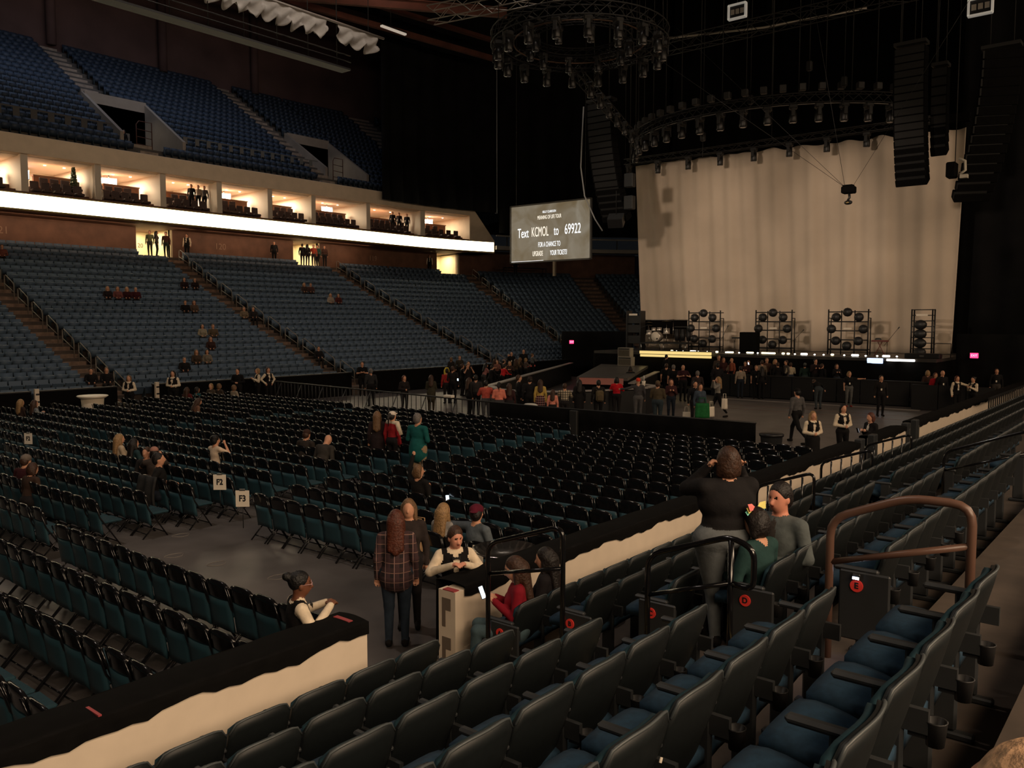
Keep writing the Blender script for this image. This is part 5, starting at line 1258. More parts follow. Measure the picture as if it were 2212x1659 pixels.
        if style == 'long':
            hp += [('cone', 1, .04, Hh((-.045, -.075, 1.58)), U((-.065, -.125, 1.26)), .062, .042), ('cone', 1, .04, Hh((.045, -.075, 1.58)), U((.065, -.125, 1.26)), .062, .042), ('cone', 1, .04, Hh((0, -.085, 1.58)), U((0, -.135, 1.22)), .062, .045), ('cone', 1, .02, Hh((-.078, .0, 1.56)), U((-.10, .01, 1.36)), .034, .025), ('cone', 1, .02, Hh((.078, .0, 1.56)), U((.10, .01, 1.36)), .034, .025)]
        if style == 'pony': hp += [('cone', 1, .02, Hh((0, -.10, 1.66)), Hh((0, -.17, 1.55)), .032, .028), ('cone', 1, .02, Hh((0, -.17, 1.55)), U((0, -.16, 1.34)), .028, .012)]
        hp += [('xell', 1, .012, Hh((0, .095, 1.575)), (.070, .078, .092))]
        if style in ('short', 'pony', 'bun', 'messy'): hp += [('ell', 1, .03, Hh((0, -.045, 1.575)), (.084, .068, .085))] if style != 'bun' else []; hp += [('xell', 1, .012, Hh((0, .085, 1.535)), (.14, .078, .078))]
        v, qq, l = sdf_mesh(hp, hr); link('hair', np_mesh('hair', v*sc_, qq, l, {1: hm}), o)
    if usher:
        c = U((0, .112 if not fem else .118, 1.385))*sc_; mb = MB()
        for s in (-1, 1): mb.add([(c[0], c[1], c[2]), (c[0]+s*.05*sc_, c[1]+.012, c[2]+.028), (c[0]+s*.05*sc_, c[1]+.012, c[2]-.028), (c[0], c[1]+.02, c[2])], [(0, 1, 2), (3, 2, 1), (0, 3, 1), (0, 2, 3)])
        mb.rbox((c[0], c[1]+.01, c[2]), (.022, .022, .026), .006); mb.build('bow_tie', M_BLACK, o)
    if usher or badge:
        c = U((.02, .15 if fem else .125, 1.14))*sc_; MB().box(c, (.06, .012, .085)).build('badge', M_PAPER, o)
        if False: MB().tube([U((-.05, .06, 1.43))*sc_, U((-.02, .15, 1.28))*sc_, c+np.array((0, 0, .04)), U((.06, .15, 1.28))*sc_, U((.06, .06, 1.43))*sc_], .004, 5).build('lanyard', M_PAPER, o)
    return o
def plaid(key, base, lines, sc1=9., w1=.22):
    M = bpy.data.materials.new(key); M.use_nodes = True; nt = M.node_tree; b = nt.nodes['Principled BSDF']; b.inputs['Roughness'].default_value = .9
    tc = nt.nodes.new('ShaderNodeTexCoord'); sp = nt.nodes.new('ShaderNodeSeparateXYZ'); nt.links.new(tc.outputs['Object'], sp.inputs[0]); prev = None
    for ax, k, wd, col, off in lines:
        m1 = nt.nodes.new('ShaderNodeMath'); m1.operation = 'MULTIPLY_ADD'; m1.inputs[1].default_value = k; m1.inputs[2].default_value = off; nt.links.new(sp.outputs[ax], m1.inputs[0])
        m2 = nt.nodes.new('ShaderNodeMath'); m2.operation = 'FRACT'; nt.links.new(m1.outputs[0], m2.inputs[0])
        m3 = nt.nodes.new('ShaderNodeMath'); m3.operation = 'LESS_THAN'; m3.inputs[1].default_value = wd; nt.links.new(m2.outputs[0], m3.inputs[0])
        m4 = nt.nodes.new('ShaderNodeMath'); m4.operation = 'MULTIPLY'; m4.inputs[1].default_value = col[3]; nt.links.new(m3.outputs[0], m4.inputs[0])
        mx = nt.nodes.new('ShaderNodeMixRGB'); mx.inputs[2].default_value = (*col[:3], 1); nt.links.new(m4.outputs[0], mx.inputs[0])
        if prev is None: mx.inputs[1].default_value = (*base, 1)
        else: nt.links.new(prev, mx.inputs[1])
        prev = mx.outputs[0]
    nt.links.new(prev, b.inputs['Base Color']); return M
M_PLAID = plaid('plaid_wool', srgb(34, 26, 28), [(0, 9, .42, (*srgb(78, 52, 56), .6), 0), (2, 9, .42, (*srgb(70, 46, 48), .6), .2), (0, 9, .09, (*srgb(165, 130, 125), .75), .16), (2, 9, .09, (*srgb(140, 105, 92), .75), .36)])
M_CHECK = plaid('checked_cotton', srgb(190, 176, 150), [(0, 11, .45, (*srgb(36, 30, 28), .7), 0), (2, 11, .45, (*srgb(36, 30, 28), .7), 0)])
M_FLORAL = plaid('floral_cotton', srgb(44, 24, 28), [(0, 13, .3, (*srgb(190, 90, 90), .5), .1), (2, 11, .3, (*srgb(200, 180, 170), .5), .3)])
person(6.96,7.50,0.00,1.68,43,'stand',(60, 40, 40),(44, 54, 66),(84,42,28),'person with long reddish hair in a dark plaid jacket, seen from behind at the gate',style='long',res=0.0125,topm=M_PLAID,bulk=1.16,hem=True)
person(7.48,7.82,0.00,1.68,222,'stand',(50, 42, 40),(34, 31, 32),(110,82,56),'person with tan hair half hidden behind the dark plaid jacket',style='long',res=0.02)
person(6.93,6.50,0.00,1.66,232,'stand',(22, 19, 20),(20, 19, 20),(62,40,28),'usher with short hair and bow tie leaning on the board end at the gate',style='short',res=0.0125,usher=True,arms='ledge',lean=0.12,fem=True,nod=0.12,turn=0.2,bulk=1.12,skin=(215, 150, 125))
person(4.72,6.50,0.00,1.62,-22,'stand',(22, 19, 20),(20, 19, 20),(16,14,14),'usher with dark bun, glasses and white sleeves behind the left board',style='bun',res=0.0125,usher=True,arms='ledge',lean=0.1,turn=-0.15,skin=(110, 68, 48))
person(9.08,8.72,0.00,1.68,4,'sit',(165, 160, 155),(44, 54, 66),(150,118,80),'seated person with long blonde hair in the front row of folding chairs',style='long',res=0.0125,arms='lap')
person(9.08,8.06,0.00,1.78,-6,'sit',(92, 100, 106),(66, 78, 86),(28,22,20),'seated person in maroon cap and denim jacket with an arm round a blonde neighbour',style='short',res=0.0125,arms='lap',arm2='side',hat=('capback', (92, 24, 42)),turn=0.5,bulk=1.15,shoe=(150, 105, 60))
person(6.57,5.27,0.38,1.64,128,'sit',(128, 20, 34),(70, 88, 94),(62,40,28),'seated person in a red jacket and ripped jeans looking at a phone in row A',style='long',res=0.0125,arms='phone',nod=0.35,hem=True)
person(7.10,5.30,0.38,1.60,112,'sit',(26, 22, 24),(30, 36, 46),(28,22,20),'seated person with long dark hair beside the red jacket in row A',style='long',res=0.0125,arms='lap',nod=0.2)
person(6.55,3.00,1.26,1.67,50,'stand',(28, 26, 27),(98, 102, 104),(62,40,28),'person in a black top and grey jeans standing with both hands raised to the ears',style='bob',res=0.0125,arms='head',bulk=1.6)
person(7.12,2.76,1.26,1.78,166,'sit',(88, 94, 94),(34, 31, 32),(28,22,20),'seated person with short dark hair in a grey blazer, turned to the left',style='short',res=0.0125,arms='fold',hem=True,open_=(70, 64, 60),nod=0.1,skin=(210, 140, 115))
person(6.55,2.72,1.26,1.62,75,'sit',(40, 66, 64),(34, 31, 32),(28,22,20),'seated person in a green jacket with a bright hair bow, seen from behind',style='bob',res=0.0125,arms='lap',nod=0.3)
person(1.31,0.14,2.15,1.68,80,'sit',(90, 80, 70),(34, 31, 32),(214,172,134),'fair haired person at the lower right corner, just in front of the camera',style='messy',res=0.011,arms='lap')
person(22.32,7.82,0.00,1.60,222,'stand',(20, 19, 20),(20, 19, 20),(150,118,80),'usher with long blonde hair and black skirt, nearest of three by the board',style='long',res=0.02,usher=True,arms='fold',skirt=0.25,bulk=1.12)
person(24.12,7.61,0.00,1.66,226,'stand',(20, 19, 20),(20, 19, 20),(28,22,20),'usher with dark hair and black trousers, second of three by the board',style='bob',res=0.02,usher=True,arms='fold')
person(22.77,6.44,0.00,1.62,150,'stand',(24, 22, 24),(20, 19, 20),(84,42,28),'person in a dark suit with a lit phone, leaning at the board beside two ushers',style='bob',res=0.02,arms='phone',open_=(215, 205, 190),lean=0.1)
person(27.22,10.08,0.00,1.80,62,'stand',(84, 82, 82),(20, 19, 20),(16,14,14),'person in a grey jacket and black cap walking across the open floor',style='short',res=0.02,hat=('cap', (22, 20, 20)),walk=0.9)
person(14.00,14.29,0.00,1.80,8,'stand',(22, 84, 82),(150, 126, 98),(110,104,100),'person in a teal coat and khaki trousers standing between the chair blocks',style='short',res=0.02,bulk=1.2,arms='fold',coat=0.82)
person(14.61,16.41,0.00,1.66,40,'stand',(40, 30, 32),(34, 31, 32),(110,82,56),'person with long wavy hair in a dark coat, left of the white cap',style='long',res=0.02,coat=0.5)
person(14.73,15.96,0.00,1.68,8,'stand',(150, 34, 40),(34, 31, 32),(28,22,20),'person in a white cap and a red and white jacket standing among the chairs',style='pony',res=0.02,hat=('cap', (220, 205, 190)))
person(11.26,11.48,0.00,1.68,10,'sit',(24, 22, 22),(34, 31, 32),(110,82,56),'seated person in a black coat pointing back with a raised arm',style='bob',res=0.02,arms='phone',arm2='up',turn=-0.6)
person(13.01,17.39,0.00,1.70,15,'sit',(48, 42, 38),(34, 31, 32),(62,40,28),'seated person in a dark jacket and brown knit cap, left of a bowed balding head',style='short',res=0.02,hat=('beanie', (58, 40, 34)),arms='lap',lean=0.2,bulk=1.15,hem=True)
person(12.75,16.37,0.00,1.74,10,'sit',(58, 54, 50),(34, 31, 32),None,'balding person in a grey hooded top bent forward on a folding chair',style='bald',res=0.02,arms='lap',lean=0.35,nod=0.4,bulk=1.2)
person(11.15,18.38,0.00,1.66,5,'sit',(214, 190, 165),(34, 31, 32),(16,14,14),'seated person in a white shirt with hands raised to the face',style='messy',res=0.02,arms='face',sleeves='short')
person(9.75,20.32,0.00,1.68,-10,'sit',(200, 178, 150),(30, 36, 46),(150,118,80),'seated person with long blonde hair and a cream top, left of dark hair',style='long',res=0.02,arms='lap')
person(9.73,19.56,0.00,1.62,0,'sit',(36, 58, 62),(34, 31, 32),(28,22,20),'seated dark haired person in a teal top beside the cream top',style='long',res=0.02,arms='lap')
person(8.54,16.18,0.00,1.80,-35,'sit',(22, 21, 22),(30, 36, 46),(28,22,20),'seated person in a black T-shirt, arm over the chair back, beside an F2 card',style='short',res=0.02,sleeves='short',arms='back',arm2='lap',bulk=1.15)
person(9.13,17.48,0.00,1.72,60,'sit',(60, 52, 48),(34, 31, 32),(28,22,20),'seated person in a faded pink cap facing the black T-shirt',style='short',res=0.02,hat=('cap', (165, 120, 105)),arms='face',sleeves='short')
person(9.11,17.78,0.00,1.66,210,'sit',(40, 38, 38),(34, 31, 32),(62,40,28),'seated person turned towards the blonde, behind the black T-shirt',style='short',res=0.02,arms='lap')
person(6.84,18.54,0.00,1.70,20,'sit',(64, 30, 34),(34, 31, 32),(62,40,28),'seated person in a grey knit cap and maroon top at the left edge',style='short',res=0.02,hat=('beanie', (110, 100, 92)),arms='lap',lean=0.2)
person(6.64,17.69,0.00,1.64,15,'sit',(62, 46, 38),(34, 31, 32),(62,40,28),'seated person in a brown coat at the left edge, in front of the knit cap',style='bob',res=0.02,arms='lap',lean=0.2)
person(11.99,32.22,0.00,1.68,10,'sit',(60, 46, 42),(34, 31, 32),(150,118,80),'seated blonde person at the far left by the white gate post',style='long',arms='lap')
person(12.15,31.46,0.00,1.68,0,'sit',(120, 124, 126),(34, 31, 32),(62,40,28),'seated brown haired person in a pale grey top by the white gate post',style='long',arms='phone')
person(18.63,32.76,0.00,1.68,20,'sit',(92, 34, 34),(34, 31, 32),(62,40,28),'seated person with long brown hair and a red top, left of a teal top',style='long',arms='lap')
person(16.13,28.01,0.00,1.70,-10,'sit',(112, 82, 66),(34, 31, 32),(62,40,28),'person in a tan coat bending between the chairs below the red top',style='long',arms='lap',lean=0.35)
person(19.32,33.15,0.00,1.60,0,'sit',(30, 80, 86),(34, 31, 32),(28,22,20),'seated person in a bright teal top among the far chairs',style='bob',arms='lap')
person(20.54,34.11,0.00,1.66,200,'sit',(70, 60, 50),(34, 31, 32),(150,118,80),'seated blonde person turned round among the far chairs',style='bob',arms='lap')
person(20.78,33.81,0.00,1.66,10,'sit',(66, 56, 48),(34, 31, 32),(110,82,56),'seated tan haired person right of the blonde who is turned round',style='bob',arms='lap')
person(20.73,32.56,0.00,1.66,5,'sit',(150, 136, 118),(34, 31, 32),(110,82,56),'seated person in a beige top near the far board',style='bob',arms='lap')
person(17.07,34.60,0.00,1.74,228,'stand',(20, 19, 20),(20, 19, 20),(110,82,56),'usher standing in the far gate, right of the cream tub',style='bob',usher=True,arms='fold')
person(19.08,34.70,0.00,1.84,222,'stand',(20, 19, 20),(20, 19, 20),(28,22,20),'usher with hands clasped in front of the far board, nearest the middle gate',style='long',usher=True,arms='fold',bulk=1.15)
person(22.35,34.80,0.00,1.79,222,'stand',(20, 19, 20),(20, 19, 20),(28,22,20),'person all in black holding a bottle in front of the far board',style='short',arms='fold')
person(23.36,34.70,0.00,1.75,165,'stand',(20, 19, 20),(20, 19, 20),(150,118,80),'usher seen from the side, left of a pair at the far board',style='bob',usher=True,arms='phone')
person(23.96,34.70,0.00,1.77,262,'stand',(20, 19, 20),(20, 19, 20),(62,40,28),'usher with a hand on the hip, right of a pair at the far board',style='bob',usher=True,arms='hip')
person(29.86,34.70,0.00,1.84,235,'stand',(20, 19, 20),(20, 19, 20),(62,40,28),'person in a black T-shirt with folded arms at the far board',style='short',arms='cross',sleeves='short')
person(26.41,30.08,0.00,1.78,60,'stand',(44, 44, 46),(20, 19, 20),(110,104,100),'grey haired person in a dark jacket left of the pit, near the far board',style='short')
person(25.17,26.51,0.00,1.66,250,'stand',(34, 28, 28),(20, 19, 20),(84,42,28),'person with wavy reddish hair standing alone behind the fence',style='bob',arms='fold')
person(26.13,25.83,0.00,1.66,40,'stand',(58, 54, 42),(50, 44, 34),(62,40,28),'person in an olive coat holding a cup behind the fence',style='long',arms='phone',coat=0.7)
person(22.49,47.70,4.74,1.68,250,'sit',(40, 32, 34),(34, 31, 32),(150,118,80),'seated blonde person above three others in the second block of the far bowl',style='long',arms='lap')
person(23.06,47.70,4.74,1.68,250,'sit',(120, 72, 68),(34, 31, 32),(110,82,56),'left of three people in a row in the far bowl, pink top',style='bob',arms='lap')
person(23.60,47.70,4.74,1.68,250,'sit',(60, 26, 30),(34, 31, 32),(150,118,80),'middle of three people in a row in the far bowl, dark red top',style='long',arms='lap')
person(24.11,47.70,4.74,1.68,250,'sit',(70, 30, 34),(34, 31, 32),(110,104,100),'right of three people in a row in the far bowl',style='short',arms='lap')
person(28.11,49.40,5.51,1.68,250,'sit',(44, 30, 30),(34, 31, 32),(28,22,20),'dim seated person left of a pair high by the second far aisle',style='bob',arms='lap')
person(28.83,49.40,5.51,1.68,250,'sit',(40, 28, 28),(34, 31, 32),(28,22,20),'dim seated person right of a pair high by the second far aisle',style='long',arms='lap')
person(26.19,45.99,4.00,1.68,250,'sit',(28, 26, 28),(34, 31, 32),(28,22,20),'seated person in a black shirt with pale print, halfway up the far bowl',style='short',arms='lap')
person(26.75,45.99,4.00,1.68,250,'sit',(92, 76, 66),(34, 31, 32),(84,42,28),'seated person in a greyish top beside the pale print shirt in the far bowl',style='long',arms='lap')
person(29.54,45.14,3.65,1.68,250,'sit',(120, 104, 84),(34, 31, 32),(110,82,56),'seated person in a light checked top beside the second far aisle',style='long',arms='lap')
person(30.19,45.14,3.65,1.68,250,'sit',(44, 40, 40),(34, 31, 32),(110,82,56),'seated person in black beside the light checked top at the second far aisle',style='short',arms='lap')
person(25.22,42.58,2.61,1.68,250,'sit',(150, 140, 120),(34, 31, 32),(16,14,14),'seated person in a cream top, upper left of the cluster low in the far bowl',style='bob',arms='lap')
person(25.87,42.58,2.61,1.68,250,'sit',(92, 78, 62),(34, 31, 32),(110,82,56),'seated person in khaki, upper right of the cluster low in the far bowl',style='short',arms='lap')
person(24.68,40.88,1.95,1.68,250,'sit',(60, 40, 36),(34, 31, 32),(84,42,28),'seated person with long red hair amid the cluster low in the far bowl',style='long',arms='lap')
person(23.43,39.18,1.33,1.68,250,'sit',(120, 112, 100),(34, 31, 32),(28,22,20),'seated person with white scarf in the cluster low in the far bowl',style='bob',arms='lap')
person(22.84,39.18,1.33,1.68,250,'sit',(70, 58, 48),(34, 31, 32),(110,82,56),'seated blonde and olive clad person in the cluster low in the far bowl',style='long',arms='lap')
person(21.69,38.32,1.02,1.68,250,'sit',(30, 28, 30),(34, 31, 32),(110,104,100),'seated grey haired person in black, lower left of the cluster in the far bowl',style='short',arms='lap')
person(16.81,37.47,0.72,1.68,250,'sit',(24, 23, 24),(34, 31, 32),(28,22,20),'seated person in black at the foot of the far bowl, left of a pink cap',style='short',arms='lap')
person(17.49,37.47,0.72,1.68,250,'sit',(26, 24, 26),(34, 31, 32),(110,82,56),'seated person in a pink cap at the foot of the first far aisle',style='short',arms='lap')
person(37.26,49.40,5.51,1.68,250,'sit',(70, 56, 52),(34, 31, 32),(150,118,80),'seated blonde person left of a pair high in the third block of the far bowl',style='long',arms='lap')
person(37.82,49.40,5.51,1.68,250,'sit',(84, 60, 56),(34, 31, 32),(110,82,56),'seated person right of a pair high in the third block of the far bowl',style='short',arms='lap')
person(38.23,47.70,4.74,1.68,250,'sit',(165, 150, 135),(34, 31, 32),(150,118,80),'seated person in a white top in the third block of the far bowl',style='long',arms='lap')
person(38.93,47.70,4.74,1.68,250,'sit',(84, 40, 38),(34, 31, 32),(62,40,28),'seated person in a dark red top beside the white top in the far bowl',style='long',arms='lap')
person(19.01,52.81,7.12,1.68,250,'sit',(120, 70, 60),(34, 31, 32),(110,82,56),'person at the left edge of the picture in the far bowl',style='short',arms='lap')
person(30.47,39.18,1.33,1.68,250,'sit',(30, 28, 30),(34, 31, 32),(28,22,20),'seated person in black beside the third far aisle',style='short',arms='lap')
person(28.91,55.05,8.41,1.70,225,'stand',(92, 96, 70),(60, 60, 54),(110,82,56),'person in olive standing in the left concourse mouth',style='short',usher=False)
person(29.40,55.05,8.41,1.70,-20,'stand',(70, 60, 56),(40, 40, 40),(28,22,20),'dark haired person standing in the left concourse mouth',style='long',usher=False)
person(30.06,55.05,8.41,1.70,225,'stand',(60, 34, 28),(40, 44, 40),(28,22,20),'person in a brown coat standing at the right of the left concourse mouth',style='short',usher=False)
person(31.60,55.05,8.41,1.70,222,'stand',(22, 20, 20),(20, 19, 20),(16,14,14),'usher standing at the top of the far bowl, right of the left concourse mouth',style='short',usher=True)
person(38.78,55.05,8.41,1.70,225,'stand',(30, 30, 30),(20, 19, 20),(110,104,100),'grey haired person standing at the top of the far bowl under the ribbon',style='short',usher=False)
person(41.40,55.05,8.41,1.70,40,'stand',(24, 24, 24),(34, 31, 32),(28,22,20),'person in black standing in the middle concourse mouth, left of a red top',style='short',usher=False)
person(41.89,55.05,8.41,1.70,30,'stand',(30, 28, 26),(34, 31, 32),(28,22,20),'long haired person in dark clothes in the middle concourse mouth',style='long',usher=False)
person(42.48,55.05,8.41,1.70,225,'stand',(165, 70, 52),(60, 52, 50),(110,82,56),'person in an orange red top in the middle concourse mouth',style='short',usher=False)
person(42.89,55.05,8.41,1.70,200,'stand',(50, 80, 74),(34, 31, 32),(28,22,20),'short person in green right of the orange red top',style='short',usher=False)
person(43.58,55.05,8.41,1.70,235,'stand',(74, 50, 44),(34, 31, 32),(62,40,28),'person standing right of the middle concourse mouth',style='long',usher=False)
person(55.61,55.05,8.41,1.70,225,'stand',(130, 120, 105),(20, 19, 20),(28,22,20),'usher standing at the right concourse mouth',style='short',usher=True)
person(31.52,54.15,11.75,1.66,222,'stand',(30, 28, 30),(20, 19, 20),(28,22,20),'person in dark clothes in a group of three in a suite',style='short')
person(32.04,54.15,11.75,1.66,222,'stand',(170, 150, 130),(20, 19, 20),(28,22,20),'person in a pale shirt in a group of three in a suite',style='short')
person(32.50,54.15,11.75,1.66,222,'stand',(80, 74, 72),(20, 19, 20),(28,22,20),'person in grey in a group of three in a suite',style='short')
person(50.22,54.15,11.75,1.66,222,'stand',(30, 26, 28),(20, 19, 20),(28,22,20),'dark figure left of a group of three in the eighth suite',style='short')
person(50.98,54.15,11.75,1.66,222,'stand',(44, 36, 36),(20, 19, 20),(28,22,20),'dark figure in the middle of a group of three in the eighth suite',style='short')
person(51.92,54.15,11.75,1.66,222,'stand',(34, 30, 32),(20, 19, 20),(28,22,20),'dark figure right of a group of three in the eighth suite',style='short')
person(28.49,58.20,15.50,1.70,230,'stand',(60, 56, 54),(20, 19, 20),(28,22,20),'dim person in grey at the left upper deck entrance',style='short')
person(28.94,58.20,15.50,1.70,215,'stand',(26, 24, 26),(20, 19, 20),(28,22,20),'dim person in black at the left upper deck entrance',style='long')
person(62.30,50.30,8.41,1.72,215,'stand',(26, 26, 28),(20, 19, 20),(110,104,100),'dim person at the gear table under the video screen',style='short')
person(29.70,28.29,0.00,1.70,60,'stand',(150, 40, 40),(34, 31, 32),(28,22,20),'person with a yellow scarf over the head and a red top behind the fence',style='short')
person(29.80,27.97,0.00,1.82,20,'stand',(34, 32, 32),(20, 19, 20),(62,40,28),'tall person in a dark jacket beside the yellow scarf',style='short',bulk=1.1)
person(37.47,34.60,0.30,1.62,240,'stand',(52, 48, 40),(20, 19, 20),(110,82,56),'person in an olive jacket behind the yellow scarf',style='short')
person(36.74,34.60,0.30,1.55,20,'stand',(40, 36, 34),(20, 19, 20),(110,82,56),'fair person left of the olive jacket, behind the yellow scarf',style='bob')
person(33.19,30.45,0.00,1.72,-20,'stand',(22, 21, 22),(20, 19, 20),(62,40,28),'person in a black T-shirt resting on the barricade, seen in profile',style='short',arms='rail',sleeves='short')
person(33.07,29.97,0.00,1.74,250,'stand',(30, 27, 28),(20, 19, 20),(110,82,56),'person with a hand at the chin beside the black T-shirt profile',style='short',arms='face',sleeves='short')
person(35.10,31.74,0.00,1.76,230,'stand',(28, 26, 28),(20, 19, 20),(28,22,20),'person with dark hair behind the hand at chin',style='short')
person(26.06,23.52,0.00,1.64,-20,'stand',(30, 28, 26),(20, 19, 20),(62,40,28),'person with long brown hair holding the barricade corner',style='long')
person(26.19,23.27,0.00,1.76,40,'stand',(46, 42, 42),(20, 19, 20),(28,22,20),'person in a striped grey jacket seen from behind at the barricade corner',style='short',bulk=1.1)
person(35.58,31.01,0.00,1.66,-20,'stand',(160, 108, 104),(60, 58, 58),(16,14,14),'person in a pale pink sweater leaning on the barricade',style='long',arms='reach',lean=0.25)
person(34.27,29.44,0.00,1.66,-20,'stand',(24, 22, 24),(20, 19, 20),(28,22,20),'person in black leaning beside the pale pink sweater',style='short',arms='reach',lean=0.25)
person(24.61,21.34,0.00,1.70,40,'stand',(190, 86, 72),(70, 70, 72),(16,14,14),'person in a coral red shirt seen from behind',style='short',bulk=1.15,arms='rail')
person(24.59,20.66,0.00,1.66,40,'stand',(224, 130, 108),(60, 56, 58),(16,14,14),'person in a salmon pink shirt with a black ponytail',style='pony',bulk=1.15,arms='fold')
person(24.89,20.40,0.00,1.62,40,'stand',(56, 32, 34),(34, 31, 32),(62,40,28),'person in a dark maroon jacket right of the salmon shirt',style='long')
person(26.60,21.29,0.00,1.82,-40,'stand',(20, 19, 22),(20, 19, 20),(62,40,28),'person in a black suit and tie standing sideways by the curved barricade',style='short',open_=(200, 190, 170))
person(26.44,20.60,0.00,1.80,35,'stand',(26, 25, 27),(20, 19, 20),(28,22,20),'person in black with a mesh back cap at the curved barricade',style='short',hat=('capback', (48, 38, 36)),bulk=1.15)
person(39.98,33.93,0.00,1.66,0,'stand',(70, 48, 42),(20, 19, 20),(62,40,28),'long haired person in the row along the left barricade',style='long',arms='rail')
person(39.44,33.28,0.00,1.64,200,'stand',(120, 80, 70),(20, 19, 20),(62,40,28),'person turning back in the row along the left barricade',style='bob',arms='rail')
person(36.04,30.07,0.00,1.62,-10,'stand',(190, 34, 40),(20, 19, 20),(16,14,14),'person in a bright red sweater leaning over the left barricade',style='short',arms='reach',lean=0.35)
person(39.85,33.07,0.00,1.66,-15,'stand',(60, 50, 48),(20, 19, 20),(28,22,20),'person in a white cap in the row along the left barricade',style='short',hat=('cap', (150, 120, 105)),arms='rail')
person(38.53,31.54,0.00,1.64,215,'stand',(60, 44, 40),(20, 19, 20),(150,118,80),'blonde person facing back in the row along the left barricade',style='long',arms='rail')
person(41.17,33.18,0.00,1.64,-10,'stand',(70, 58, 46),(20, 19, 20),(62,40,28),'person with brown hair and an olive top along the left barricade',style='long',arms='rail')
person(42.57,33.96,0.00,1.66,-20,'stand',(64, 52, 44),(20, 19, 20),(110,82,56),'tan haired person along the left barricade',style='long',arms='rail')
person(42.61,33.53,0.00,1.64,-20,'stand',(90, 76, 72),(20, 19, 20),(150,118,80),'blonde person in pale grey towards the end of the left barricade',style='bob',arms='rail')
person(44.67,34.60,0.30,1.55,-20,'stand',(88, 92, 94),(20, 19, 20),(110,82,56),'person in a light grey jacket at the end of the left barricade',style='short',arms='rail')
person(42.45,34.60,0.30,1.71,230,'stand',(24, 23, 24),(20, 19, 20),None,'guard in black with a shaven head, left of two beyond the barricade',style='bald',badge=True)
person(43.72,34.60,0.30,1.84,225,'stand',(24, 23, 24),(20, 19, 20),None,'taller guard in black with a shaven head beyond the barricade',style='bald')
person(45.70,37.50,0.00,1.72,225,'stand',(60, 56, 54),(20, 19, 20),(110,104,100),'grey haired person at the red edged desk, left of two',style='short')
person(45.70,36.10,0.00,1.74,222,'stand',(40, 36, 36),(20, 19, 20),None,'bald person at the red edged desk, right of two',style='bald')
person(26.59,20.19,0.00,1.68,38,'stand',(190, 160, 84),(70, 40, 40),(62,40,28),'person in a yellow shirt and floral skirt with long brown hair',style='long',botm=M_FLORAL,skirt=0.45)
person(25.62,18.86,0.00,1.42,30,'stand',(222, 140, 120),(34, 31, 32),(62,40,28),'short person in a pale pink top right of the yellow shirt',style='long')
person(26.23,18.74,0.00,1.62,38,'stand',(170, 160, 140),(34, 31, 32),(62,40,28),'person in a cream and black checked shirt seen from behind',style='short',topm=M_CHECK,arms='rail')
person(27.57,18.99,0.00,1.68,40,'stand',(26, 25, 26),(20, 19, 20),(28,22,20),'person in black between the checked shirt and a backpack',style='long',coat=0.6)
person(27.59,18.09,0.00,1.70,42,'stand',(30, 28, 28),(20, 19, 20),(16,14,14),'person in black carrying a tan backpack',style='short')
person(29.69,18.57,0.00,1.68,30,'stand',(190, 26, 38),(34, 31, 32),(16,14,14),'person in a bright red hooded top at the curved barricade',style='bob',bulk=1.15,arms='rail')
person(29.25,17.28,0.00,1.72,38,'stand',(66, 64, 66),(92, 90, 90),None,'person in an orange knit cap and grey jacket reaching to the rail',style='bald',hat=('beanie', (226, 74, 52)),arms='down',arm2='out',bulk=1.1)
person(28.11,15.75,0.00,1.74,20,'stand',(76, 66, 50),(48, 58, 64),(62,40,28),'person in an olive jacket and jeans with a knit cap',style='short',bulk=1.2,hat=('beanie', (96, 80, 60)),arms='phone')
person(30.38,16.41,0.00,1.66,215,'stand',(64, 36, 36),(30, 36, 46),(84,42,28),'person in maroon with red hair facing the olive jacket',style='long',arms='phone')
person(39.12,21.42,0.00,1.80,20,'stand',(20, 19, 20),(20, 19, 20),(62,40,28),'person in a black T-shirt, left of the printed black T-shirt',style='short',sleeves='short',bulk=1.1)
person(38.44,20.65,0.00,1.78,38,'stand',(22, 21, 22),(20, 19, 20),(110,104,100),'person in a black T-shirt with pale print on the back',style='short',sleeves='short',bulk=1.15)
person(38.05,19.90,0.00,1.82,225,'stand',(52, 26, 32),(20, 19, 20),None,'bald person in a dark maroon sweater facing the camera',style='bald',bulk=1.2,sleeves='short',arms='rail')
person(43.20,23.66,0.50,1.58,-20,'stand',(24, 23, 24),(20, 19, 20),(16,14,14),'stage hand in black in front of the lit yellow step',style='short')
person(36.60,22.03,0.00,1.76,45,'stand',(26, 25, 26),(20, 19, 20),(28,22,20),'stage hand in black bent over the gear right of the thrust',style='bob',lean=0.4)
person(35.37,17.76,0.00,1.72,40,'stand',(50, 40, 40),(20, 19, 20),(110,104,100),'grey haired person in dark clothes among the crowd left of the aisle',style='short')
person(29.26,14.78,0.00,1.72,225,'stand',(30, 30, 34),(54, 50, 50),(16,14,14),'person with glasses in a dark vest carrying a white bag',style='short',bulk=1.1)
person(28.81,14.34,0.00,1.66,228,'stand',(62, 72, 84),(56, 58, 54),(62,40,28),'person with very long hair carrying a bright green bag',style='long')
person(32.62,15.44,0.00,1.68,130,'stand',(132, 126, 118),(20, 19, 20),(150,118,80),'blonde person in a grey sweater walking with a white bag',style='long',arms='face',walk=0.6)
person(40.13,19.03,0.00,1.86,40,'stand',(30, 28, 32),(20, 19, 20),(16,14,14),'tall person in a black and pale blue jacket seen from behind',style='short',bulk=1.2,arms='phone')
